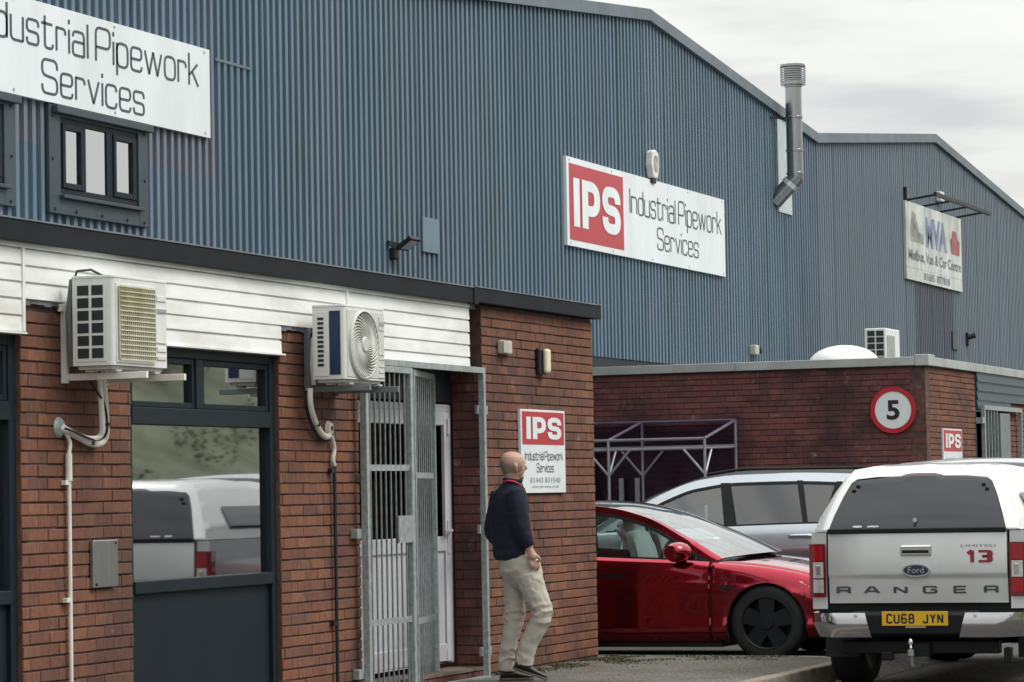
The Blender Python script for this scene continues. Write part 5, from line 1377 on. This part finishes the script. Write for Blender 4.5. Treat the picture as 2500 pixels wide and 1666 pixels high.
zl0, zl1 = zp_(966), zp_(914)
for ch, xa, xb in (('R',250,345),('A',440,550),('N',648,740),('G',850,945),('E',1060,1152),('R',1268,1362)):
    mb = MB(); y0_, y1_ = yp_(xa), yp_(xb); put_text(mb, ch, lambda u, z: (tgx(z)-.004, -u, z), -y0_+.008, -y1_-.008, zl0+.006, zl1-.006, wx=.30, wz=.27); mb.build('letter', SIGNT, tg, fix=False)
mb = MB()
for ch, xa, xb in (('1',1165,1200),('3',1238,1315)):
    put_text(mb, ch, lambda u, z: (tgx(z)-.004, -u, z), -yp_(xa), -yp_(xb), zp_(748), zp_(680), wx=.40 if ch == '3' else .5, wz=.26) if ch == '3' else put_text(mb, ch, lambda u, z: (tgx(z)-.004, -u, z), -yp_(xa), -yp_(xb), zp_(755), zp_(674), wx=.27, wz=.3)
mb.build('fleet_number', mat('maroon', (.26,.012,.03), .4), tg, fix=False)
mb = MB(); put_font(mb, 'LIMITED', lambda u, z: (tgx(z)-.004, -u, z), -yp_(1120), -yp_(1358), zp_(650), zp_(632), .0); mb.build('trim_badge', mat('badge_grey', (.30,.30,.31), .3, .6), tg, fix=False)
# lamps
for s in (-1, 1):
    ya, yb2 = (.725, .852); zb_, zt_ = z_(.592), z_(1.008)
    def lampf(u, v, s=s, e=0): 
        q = v; y = ya+(yb2-ya)*min(1, q*1.6); x = -.040+.02*min(1, q*1.6)**3+(.16*(q*1.6-1) if q*1.6 > 1 else 0); return (x-e, s*(y+(0 if q*1.6 <= 1 else .012)), zb_+(zt_-zb_)*u)
    lp = MB().grid(lampf, 12, 14).build('tail_lamp', LENSR2, rg, smooth=True)
    def cell(z0_, z1_, m_, nm):
        MB().grid(lambda u, v: (-.046+.012*v**3, s*(ya+.018+v*.085), z0_+(z1_-z0_)*u), 4, 6).build(nm, m_, lp, smooth=True)
    H3 = (zt_-zb_)/3
    cell(zb_+H3*2.05, zt_-.012, LENSR, 'brake_lens'); cell(zb_+H3*1.08, zb_+H3*1.98, LENSW, 'reverse_lens'); cell(zb_+.035, zb_+H3*1.0, LENSW if s > 0 else LENSR, 'lower_lens')
    MB().box(-.052, -.047, min(s*(ya+.04),s*(ya+.075)), max(s*(ya+.04),s*(ya+.075)), zb_+H3*1.25, zb_+H3*1.8).build('bulb', CHROME, lp, bevel=.004)
# bumper
mb = MB(); bz0, bz1 = z_(.29), z_(.485)
P = [(.06,bz1),( -.10,bz1),(-.13,bz1-.03),(-.125,bz0+.02),(-.09,bz0),(.06,bz0)]
mb.prism([(x, -.50, z) for x, z in P], (0, 1.0, 0)); bm_ = mb.build('bumper', TRIM, rg, bevel=.008)
for s in (-1, 1):
    def bef(u, v, s=s):
        z = bz0-.006+(bz1-.006-bz0)*u; yi = .345+.05*u; yo_ = .80+.055*min(1, u*1.6); y = yi+(yo_-yi)*v
        return (-.147+.012*(u-.5)**2*4+.16*max(0,(v-.55)/.45)**2.5, s*y, z)
    be = MB(); be.grid(bef, 10, 20); be.grid(lambda u, v, s=s: (bef(1, v, s)[0]+.12*u, bef(1, v, s)[1], bef(1, v, s)[2]+.004*u), 2, 20); be.grid(lambda u, v, s=s: (bef(v, 0, s)[0]+.10*u, bef(v, 0, s)[1], bef(v, 0, s)[2]), 2, 10); be.grid(lambda u, v, s=s: (bef(v, 1, s)[0]+.30*u, bef(v, 1, s)[1], bef(v, 1, s)[2]), 2, 10)
    be.build('bumper_end', mat('bumper_chrome', (.46,.46,.48), .09, 1.0, var=.04), bm_, smooth=True, ang=50)
    for yy in (.47, .74): MB().lathe([(0,0),(.013,0),(.015,.006)], (-.150+(.03 if yy > .6 else 0), s*yy, bz1-.035), 'x', 12).build('parking_sensor', LENSW, bm_)
MB().box(-.105, -.02, -.37, .37, bz0+.02, bz1+.002).build('plate_recess', TRIM, rg)
# number plate
pz = z_(.428)
MB().box(-.140, -.132, -.26, .26, pz-.0555, pz+.0555).build('number_plate', mat('plate_yellow', (.62,.36,.012), .4, var=.04), rg, bevel=.003)
npl = bpy.data.objects[[o.name for o in rg.children if o.name.startswith('number_plate')][0]]
PLG = {'C':[([(.64,.80),(.64,1),(0,1),(0,0),(.64,0),(.64,.20)],0,.24)], 'U':[([(0,1),(0,0),(.64,0),(.64,1)],0,.26)], 'J':[([(.60,1),(.60,0),(.05,0),(.05,.22)],0,.24)], 'Y':[([(0,1),(.32,.48)],0,0),([(.64,1),(.32,.48)],0,0),([(.32,.52),(.32,0)],0,0)], 'N':[([(0,0),(0,1)],0,0),([(.64,0),(.64,1)],0,0),([(.02,.98),(.62,.02)],0,0)],
 '6':[([(.60,.84),(.58,1),(0,1),(0,0),(.62,0),(.62,.52),(0,.52)],0,.22)], '8':[([(.04,.52),(.60,.52),(.60,1),(.04,1)],1,.22),([(0,0),(.64,0),(.64,.52),(0,.52)],1,.22)]}
for ch, xq in zip('CU68JYN', (-.2215,-.1635,-.1055,-.0475,.063,.121,.179)):
    mb = MB()
    for kk, (pts_, cl, rr_) in enumerate(PLG[ch]):
        P = rnd_poly(pts_, rr_, cl) if rr_ else [Vector(q) for q in pts_]
        v, f_ = ribbon([Vector((q.x*.055, q.y*.064)) for q in P], .0135, .0135, bool(cl)); mb.add([(-.1415-.0004*kk, -(xq+.004+q.x), pz-.032+q.y) for q in v], f_)
    mb.build('plate_character', BLACK, npl, fix=False)
MB().box(-.138, -.128, -.085, .075, pz-.072, pz-.0565).build('dealer_strip', mat('strip_grey', (.30,.27,.15), .5), npl)
# canopy
cb0, ct = z_(1.105), z_(1.612)
def can_sec(x):  # outline of the canopy at bottom/top as a function of lean
    return None
def canf(x, t_):   # t_ 0..1 from left sill over the roof to right sill
    pts_ = [(.815,cb0),(.785,cb0+.10),(.685,cb0+.30),(.605,cb0+.43),(.548,ct-.026),(.42,ct-.007),(0,ct)]
    full = pts_+[(-a_, b_) for a_, b_ in pts_[-2::-1]]
    f_ = t_*(len(full)-1); i = min(int(f_), len(full)-2); r_2 = f_-i
    a_, b_ = full[i], full[i+1]; return (a_[0]+(b_[0]-a_[0])*r_2, a_[1]+(b_[1]-a_[1])*r_2)
def lean(z): return -.01+.30*max(0, (z-cb0)/(ct-cb0))**1.15
def cans(u, v):
    y, z = canf(0, v); x = lean(z)+(1.64-lean(z))*u; return (x, y, z+.02*math.sin(math.pi*min(1, u*1.2))*max(0, (z-cb0)/(ct-cb0)))
mb = MB(); mb.grid(cans, 12, 48); 
# rear frame: ring between outer outline and glass opening
gl_ = [(.702,cb0+.012),(.668,cb0+.12),(.612,cb0+.27),(.562,cb0+.375),(.52,cb0+.405),(.36,cb0+.421),(0,cb0+.426)]
glf = gl_+[(-a_, b_) for a_, b_ in gl_[-2::-1]]
outl = [canf(0, k/(len(glf)-1)) for k in range(len(glf))]
for i in range(len(glf)-1):
    A_, B_, C_, D_ = outl[i], outl[i+1], glf[i+1], glf[i]
    mb.add([(lean(A_[1]),*A_),(lean(B_[1]),*B_),(lean(C_[1])-.006,*C_),(lean(D_[1])-.006,*D_)], [(0,1,2,3)])
mb.add([(-.012,.815,cb0),(-.012,.70,cb0),(-.012,.70,cb0+.012),(-.012,.811,cb0+.014)], [(0,1,2,3)]); mb.add([(-.012,-.815,cb0),(-.012,-.70,cb0),(-.012,-.70,cb0+.012),(-.012,-.811,cb0+.014)], [(0,1,2,3)])
cano = mb.build('canopy', PWHT, rg, smooth=True, ang=35)
RGLASS = mat('canopy_glass', (.020,.024,.034), .08, 0, var=.1, spec=.55)
mb = MB(); P = [(lean(b_)-.012, a_, b_) for a_, b_ in glf]+[(-.02,-.70,cb0-.004),(-.02,.70,cb0-.004)]
rows = 14
def glz(u, v):
    z = cb0-.002+(.424+.002)*u; 
    zz = [q[1] for q in gl_]; 
    wv = gl_[0][0]
    for (a0, b0), (a1, b1) in zip(gl_, gl_[1:]):
        if b0 <= z <= b1+1e-6: wv = a0+(a1-a0)*(z-b0)/max(1e-6, b1-b0)
    return (lean(z)-.014-.012*(1-(v*2-1)**2), (v*2-1)*wv*.995, z)
cgl = MB().grid(glz, rows, 16).build('canopy_window', RGLASS, rg, smooth=True)
MB().box(-.055, -.012, -.705, .705, cb0-.02, cb0+.018).build('window_seal', TRIM, cgl, bevel=.006)
MB().grid(lambda u, v: (lean(cb0+.42)-.035+.035*u, (v*2-1)*.205, cb0+.405+.040*u*(1-abs(v*2-1)**4)), 3, 14).build('high_brake_lamp', mat('brake_dark', (.05,.006,.008), .2, coat=1), cano, smooth=True)
lk = MB(); lk.lathe([(0,-.03),(.018,-.03),(.022,-.01),(.022,0)], (-.010+lean(zp_(460))-.012, yp_(803), zp_(462)), 'x', 16); lk.build('lock', CHROME, cgl, smooth=True)
MB().bar((lean(zp_(500))-.03, yp_(803), zp_(505)), (lean(zp_(470))-.03, yp_(803), zp_(472)), .016, .016).build('lock_lever', TRIM, cgl)
for xa, xb, nk in ((372,435,4),(473,552,6)):
    mb = MB()
    for k in range(nk):
        y0_ = yp_(xa+(xb-xa)*k/nk); y1_ = yp_(xa+(xb-xa)*(k+.8)/nk); z0_, z1_ = zp_(509-random.random()*2), zp_(495+random.random()*3); mb.add([(lean(z0_)-.03,y0_,z0_),(lean(z0_)-.03,y1_,z0_),(lean(z1_)-.03,y1_,z1_),(lean(z1_)-.03,y0_,z1_)], [(0,1,2,3)])
    mb.add([(lean(z0_)-.0295,yp_(xa),z0_+.005),(lean(z0_)-.0295,yp_(xb),z0_+.005),(lean(z0_)-.0295,yp_(xb),z0_+.007),(lean(z0_)-.0295,yp_(xa),z0_+.007)], [(0,1,2,3)]); mb.build('sticker', SIGNW, cgl, fix=False)
for s in (-1, 1):
    def sw(u, v, s=s): z = cb0+.09+.19*v; y = pch([(cb0,.815),(cb0+.1,.785),(cb0+.3,.685),(cb0+.435,.605)])(z); return (.50+.95*u, s*(y+.014), z)
    MB().grid(sw, 4, 6).build('side_window', CARGLD, cano, smooth=True)
    for zz, yy in ((zp_(225),.50),(zp_(255),.53)): MB().box(lean(zz)-.03, lean(zz)-.012, s*yy-.014, s*yy+.014, zz-.01, zz+.01).build('hinge', TRIM, cgl)
# chassis, tow bar, wheels, mud flaps
mb = MB().box(.02, .12, -.62, .62, z_(.15), z_(.25)); mb.build('tow_beam', TRIM, rg, bevel=.01)
MB().box(.12, 4.6, -.45, -.33, z_(.18), z_(.36)).build('chassis_rail', TRIM, rg); MB().box(.12, 4.6, .33, .45, z_(.18), z_(.36)).build('chassis_rail', TRIM, rg)
MB().tube([(xw_r,-.72,RWp),(xw_r,.72,RWp)], .06, 12).build('rear_axle', TRIM, rg, smooth=True); MB().lathe([(0,-.15),(.12,-.12),(.17,0),(.12,.12),(0,.15)], (xw_r,-.08,RWp-.02), 'x', 16).build('differential', TRIM, rg, smooth=True)
th_ = MB(); th_.box(-.05, .03, -.09, .09, z_(.13), z_(.235)); tw = th_.build('tow_bracket', TRIM, rg, bevel=.008)
MB().lathe([(0,.075),(.016,.07),(.025,.05),(.022,.03),(.012,.02),(.016,0),(.03,-.01),(.03,-.06),(0,-.06)], (-.09, .048, z_(.20)), 'z', 16).build('tow_ball', CHROME, tw, smooth=True)
MB().tube([(-.07,.048,z_(.16)),(-.07,.05,z_(.08)),(-.06,.04,z_(.06))], .018, 8).build('tow_pin', GALV, tw, smooth=True)
MB().box(-.06, .0, .20, .29, z_(.10), z_(.17)).build('tow_socket', TRIM, rg, bevel=.01); MB().box(-.02, .06, -.72, -.66, z_(.08), z_(.2)).build('tow_hook', TRIM, rg, bevel=.01)
PRIM = mat('pickup_rim', (.30,.31,.32), .3, .8)
for s in (-1, 1):
    for xw in (xw_r, xw_f): wheel(rg, xw, s*.795, RWp, .275, s, 'six', PRIM)
    MB().box(xw_r-.50, xw_r-.485, min(s*.64,s*.92), max(s*.64,s*.92), z_(.09), z_(.36)).build('mud_flap', RUBBER, rg, bevel=.004)
    MB().box(xw_r-.46, xw_r+.46, min(s*.58,s*.80), max(s*.58,s*.80), .86, .90).build('inner_arch', TRIM, rg)
MB().box(.2, 4.9, -.55, .55, .42, .60).build('underbody', TRIM, rg)

# ------------------------------------------------------------------ walking man
base = GZ(1195, 1565, 0)
pu = Vector((math.sin(PHI), -math.cos(PHI), 0)); pv = Vector((-math.cos(PHI), -math.sin(PHI), 0))            # image right, towards the viewer (both level)
def PP(u, v, z): return base+pu*u+pv*v+Vector((0,0,z))
man = thing('person', 'bald man in navy jumper and beige trousers walking past the wall sign', 'person', (base.x, base.y, 0))
def skinmat(name, col):
    m_, t, b = nodes(name); v = coords(t); c = ramp(t, noisef(t, v, 14, 4), [(.3, sc(col, .85)), (.7, sc(col, 1.12))]); t.links.new(c, b.inputs['Base Color'])
    b.inputs['Roughness'].default_value = .5; b.inputs['Subsurface Weight'].default_value = .1; b.inputs['Subsurface Radius'].default_value = (.02,.008,.005); MATS[name] = m_; return m_
SKIN = skinmat('skin', (.42,.25,.19))
KNIT = mat('navy_knit', (.003,.0065,.021), .9, var=.35, vs_=30, bmp=.5, bs=220)
CHINO = mat('beige_chino', (.41,.38,.335), .85, var=.10, vs_=9, bmp=.4, bs=160)
SHOE = mat('brown_shoe', (.018,.012,.011), .45, var=.2, vs_=20); SOLE = mat('shoe_sole', (.10,.09,.08), .8)
FA, RA2 = Vector((.80,-.60)), Vector((.60,.80))      # body: facing and right-hand side, in (u, v)
HF, HR = Vector((.90,-.44)), Vector((.44,.90))       # head, turned further to the right
def ringloft(mb_, rings, n=24):
    """rings: (u, v, z, half facing, half side, facing vector, side vector)"""
    o = len(mb_.v)
    for u, v, z, a_, b_, f_, r_ in rings:
        for k in range(n):
            t_ = 2*math.pi*k/n; ca = math.copysign(abs(math.cos(t_))**.9, math.cos(t_)); sa = math.copysign(abs(math.sin(t_))**.9, math.sin(t_))
            mb_.v.append(tuple(PP(u+f_.x*a_*ca+r_.x*b_*sa, v+f_.y*a_*ca+r_.y*b_*sa, z)))
    m_ = len(rings)
    for i in range(m_-1):
        for k in range(n): mb_.f.append((o+i*n+k, o+i*n+(k+1) % n, o+(i+1)*n+(k+1) % n, o+(i+1)*n+k)); mb_.mi.append(0)
    mb_.f.append(tuple(o+k for k in range(n))); mb_.f.append(tuple(o+(m_-1)*n+k for k in range(n))); mb_.mi += [0, 0]
def limb(mb_, pts_, rr, n=14, fine=5):
    P = smooth_path(pts_, fine); R2 = []
    for i in range(len(rr)-1):
        for k in range(fine): R2.append(rr[i]+(rr[i+1]-rr[i])*k/fine)
    R2.append(rr[-1]); mb_.tube(P, R2, n)
def ball(mb_, p_, r_, n=12):
    mb_.lathe([(r_*math.sin(math.pi*k/8), -r_*math.cos(math.pi*k/8)) for k in range(9)], p_, 'z', n)
def remesh(name, mb_, vox, mat_, parent, smooth_it=4, fold=None):
    me = bpy.data.meshes.new(name); me.from_pydata(mb_.v, [], mb_.f)
    bm = bmesh.new(); bm.from_mesh(me); bmesh.ops.remove_doubles(bm, verts=bm.verts, dist=1e-6); bmesh.ops.recalc_face_normals(bm, faces=bm.faces); bm.to_mesh(me); bm.free()
    o = bpy.data.objects.new(name, me); COL.objects.link(o)
    rm = o.modifiers.new('r', 'REMESH'); rm.mode = 'VOXEL'; rm.voxel_size = vox
    sm = o.modifiers.new('s', 'SMOOTH'); sm.iterations = smooth_it; sm.factor = .5
    dg = bpy.context.evaluated_depsgraph_get(); m2 = bpy.data.meshes.new_from_object(o.evaluated_get(dg)); bpy.data.objects.remove(o)
    m2.name = name; m2.materials.clear(); m2.materials.append(mat_); m2.update()
    if fold:
        nrm = [v.normal.copy() for v in m2.vertices]
        for v, nv in zip(m2.vertices, nrm): v.co += nv*fold(v.co)
    m2.polygons.foreach_set('use_smooth', [True]*len(m2.polygons)); m2.update()
    o2 = bpy.data.objects.new(name, m2); COL.objects.link(o2); setpar(o2, parent); return o2
hu, hv = -.023, .0
HEADR = [(1.545,.052,.052,-.012),(1.575,.060,.056,-.010),(1.60,.080,.064,.004),(1.63,.091,.071,.004),(1.665,.097,.076,-.002),(1.70,.098,.077,-.006),(1.73,.090,.071,-.010),(1.752,.073,.058,-.012),(1.766,.050,.040,-.013),(1.774,.022,.018,-.013)]
SRp, ERp, WRp = PP(-.005,.13,1.44), PP(.035,.17,1.18), PP(.092,.16,1.02)
SLp, ELp, WLp = PP(-.125,-.10,1.44), PP(-.185,-.09,1.15), PP(-.06,-.16,1.03)
body = MB()
ringloft(body, [(.0,0,.92,.11,.14,FA,RA2),(-.02,0,1.1,.10,.14,FA,RA2),(-.04,0,1.35,.10,.16,FA,RA2),(-.04,0,1.46,.085,.13,FA,RA2),(-.03,0,1.52,.06,.065,FA,RA2)]+[(hu+HF.x*of, hv+HF.y*of, z, a_, b_, HF, HR) for z, a_, b_, of in HEADR])
def HP(f, z, r=0.): return PP(hu+HF.x*f+HR.x*r, hv+HF.y*f+HR.y*r, z)
limb(body, [HP(.085,1.672), HP(.112,1.645), HP(.092,1.635)], [.010,.014,.010], 8, 3)      # nose
limb(body, [HP(.035,1.585,.03), HP(.068,1.575), HP(.035,1.585,-.03)], [.026,.026,.026], 10, 3)   # jaw
for r_ in (-1, 1): limb(body, [HP(-.010,1.675,r_*.078), HP(-.020,1.66,r_*.088), HP(-.014,1.63,r_*.082), HP(-.004,1.615,r_*.074)], [.010,.015,.012,.008], 8, 3)
for r_ in (-1, 1): ball(body, HP(.078,1.685,r_*.03), .016)                                 # brow
limb(body, [SRp, ERp, WRp], [.05,.043,.03]); limb(body, [SLp, ELp, WLp], [.05,.043,.03])
palm = PP(.112,.165,.965)
limb(body, [WRp, WRp.lerp(palm,.5), palm, palm+Vector((0,0,-.022))], [.029,.033,.036,.03])
for k, (l1, l2) in enumerate(((.042,.034),(.048,.038),(.045,.034),(.036,.028))):
    off = (k-1.5)*.021
    a_ = palm+pu*(.004-off*.9)+pv*(off*.5)+Vector((0,0,-.028-.004*abs(k-1.5))); b_ = a_+pu*.016+Vector((0,0,-l1)); c2 = b_+pu*-.004+pv*-.012+Vector((0,0,-l2))
    limb(body, [a_, b_, c2], [.0105,.0098,.0085], 8, 3)
a_ = palm+pu*.03+Vector((0,0,.006)); limb(body, [a_, a_+pu*.024+Vector((0,0,-.026)), a_+pu*.026+pv*-.01+Vector((0,0,-.052))], [.013,.0115,.0095], 8, 3)
pl = WLp+pu*.02+Vector((0,0,-.03)); limb(body, [WLp, pl, pl+Vector((0,0,-.05))], [.03,.036,.03])
for k in range(4): limb(body, [pl+pu*(k-1.5)*.02+Vector((0,0,-.05)), pl+pu*(k-1.5)*.02+Vector((0,0,-.10))], [.0105,.009], 8, 2)
limb(body, [pl+pu*.03, pl+pu*.05+Vector((0,0,-.04))], [.012,.010], 8, 2)
remesh('body', body, .0048, SKIN, man, 2)
EYE = mat('eye', (.7,.68,.66), .3)
for r_ in (-.032, .032): mb = MB(); ball(mb, HP(.086,1.667,r_), .011, 10); mb.build('eye', EYE, man, smooth=True)
# cropped grey hair round the back and sides: a thin shell on the skull
HAIR = mat('grey_hair', (.20,.15,.125), .85, var=.25, vs_=70)
ha = pch([(z, a) for z, a, b, o_ in HEADR]); hb = pch([(z, b) for z, a, b, o_ in HEADR]); ho = pch([(z, o_) for z, a, b, o_ in HEADR])
def hair(u, v):
    an = -2.0+4.0*u; top = 1.712-.030*abs(an)/2+.008*noise.noise((an*3,0,1)); bot_ = 1.588+.028*(abs(an)/2)**2
    z = bot_+(top-bot_)*v; e_ = .0035*math.sin(math.pi*min(1, max(0, v)))+.0008-.003*(abs(v-.5)*2)**6
    return HP(ho(z)-(ha(z)+e_)*math.cos(an), z, (hb(z)+e_)*math.sin(an))
MB().grid(hair, 36, 10).build('hair', HAIR, man, smooth=True, ang=80)
# jumper
def fold_knit(p_): return .007*noise.noise((p_.x*11, p_.y*11, p_.z*7))+.004*noise.noise((p_.x*20+4, p_.y*20, p_.z*26))
jm = MB()
ringloft(jm, [(-.040,0,.935,.115,.150,FA,RA2),(-.046,0,.965,.130,.165,FA,RA2),(-.052,0,1.08,.130,.165,FA,RA2),(-.058,0,1.25,.135,.175,FA,RA2),(-.062,0,1.37,.130,.180,FA,RA2),(-.058,0,1.45,.110,.165,FA,RA2),(-.045,0,1.50,.085,.115,FA,RA2),(-.034,0,1.535,.070,.075,FA,RA2),(-.030,0,1.555,.066,.068,FA,RA2)])
limb(jm, [PP(-.01,.11,1.45), PP(.012,.155,1.34), ERp, ERp.lerp(WRp,.55), WRp+Vector((0,0,.02))], [.085,.078,.072,.060,.046])
limb(jm, [PP(-.12,-.09,1.45), PP(-.155,-.10,1.32), ELp, ELp.lerp(WLp,.6), WLp], [.082,.078,.072,.060,.048])
remesh('jumper', jm, .008, KNIT, man, 4, fold_knit)
MB().tube([PP(-.028+.070*math.cos(a_*math.pi/12), .066*math.sin(a_*math.pi/12), 1.553-.008*math.cos(a_*math.pi/12)) for a_ in range(25)], .011, 8, False).build('collar', KNIT, man, smooth=True)
LAN = mat('lanyard_red', (.42,.03,.06), .6)
mb = MB(); mb.tube(smooth_path([PP(-.10,.02,1.540), PP(-.062,.072,1.548), PP(-.01,.082,1.538), PP(.035,.062,1.510), PP(.062,.03,1.48)]), .0085, 6); mb.build('lanyard', LAN, man, smooth=True)
MB().tube(smooth_path([PP(.085,.05,1.36), PP(.10,.06,1.22), PP(.122,.07,1.10), PP(.13,.06,1.04)]), .006, 6).build('lanyard', LAN, man, smooth=True)
# trousers
def fold_chino(p_):
    z = p_.z; k = .35+1.0*math.exp(-((z-.52)/.09)**2)+.9*math.exp(-((z-.17)/.09)**2)+.5*math.exp(-((z-.80)/.07)**2)
    wq = noise.noise((p_.x*6, p_.y*6, z*4)); di = (p_.x+p_.y)*6
    w1 = abs(noise.noise((p_.x*4+wq, p_.y*4, z*11+di+1.5*wq)))
    w2 = abs(noise.noise((p_.x*9+5, p_.y*9, z*17-di*.8)))
    return k*(.012-.034*w1*(1 if w1 < .3 else .3/w1)-.010*w2)
tr = MB()
ringloft(tr, [(.0,0,.975,.125,.145,FA,RA2),(.010,0,.92,.150,.160,FA,RA2),(.022,0,.84,.155,.165,FA,RA2),(.045,0,.77,.130,.150,FA,RA2),(.050,0,.72,.085,.11,FA,RA2)])
limb(tr, [PP(.075,.07,.82), PP(.125,.085,.68), PP(.178,.10,.545), PP(.150,.10,.44), PP(.078,.09,.30), PP(.045,.085,.185), PP(.036,.08,.130)], [.108,.098,.082,.076,.070,.068,.070])
limb(tr, [PP(-.02,-.06,.82), PP(-.030,-.065,.66), PP(-.034,-.06,.49), PP(-.075,-.055,.31), PP(-.098,-.05,.16), PP(-.104,-.05,.075)], [.098,.080,.074,.064,.060,.064])
remesh('trousers', tr, .0075, CHINO, man, 3, fold_chino)
# shoes
def shoe(hu_, hz_, tu_, tz_, v0, v1, ank):
    A_, B_ = PP(hu_, v0, hz_), PP(tu_, v1, tz_); d_ = (B_-A_).normalized(); up_ = Vector((0,0,1)); up_ = (up_-d_*up_.dot(d_)).normalized(); sd_ = d_.cross(up_)
    L_ = (B_-A_).length; sm_ = MB(); rings = []
    for t_, wd, hg in ((0,.024,.045),(.06,.034,.070),(.25,.038,.085),(.45,.041,.075),(.65,.046,.056),(.85,.043,.045),(.96,.030,.036),(1.0,.012,.024)):
        c0 = A_+d_*(L_*t_); rings.append([c0+sd_*(wd*math.cos(2*math.pi*k/16))+up_*(.018+(hg-.018)*(.5+.5*math.sin(2*math.pi*k/16))) for k in range(16)])
    o_ = len(sm_.v)
    for rg_ in rings: sm_.v += [tuple(q) for q in rg_]
    for i in range(len(rings)-1):
        for k in range(16): sm_.f.append((o_+i*16+k, o_+i*16+(k+1) % 16, o_+(i+1)*16+(k+1) % 16, o_+(i+1)*16+k)); sm_.mi.append(0)
    sm_.add(rings[0], [tuple(range(16))]); sm_.add(rings[-1], [tuple(range(16))])
    sm_.tube([A_+d_*(L_*.16)+up_*.05, ank], [.040,.044], 14)
    o = remesh('shoe', sm_, .005, SHOE, man, 3)
    q = MB(); Po = []
    for t_, wd in ((-.01,.018),(.03,.033),(.25,.037),(.45,.038),(.65,.045),(.85,.043),(.96,.031),(1.01,.012)): Po.append((t_, wd))
    poly = [A_+d_*(L_*t_)+sd_*wd for t_, wd in Po]+[A_+d_*(L_*t_)-sd_*wd for t_, wd in Po[::-1]]
    q.prism(poly, up_*.020); q.build('sole', SOLE, o, bevel=.004)
shoe(-.055, .095, .205, .0, .09, .05, PP(.03,.08,.16)); shoe(-.155, .004, .105, .002, -.04, -.075, PP(-.10,-.05,.11))
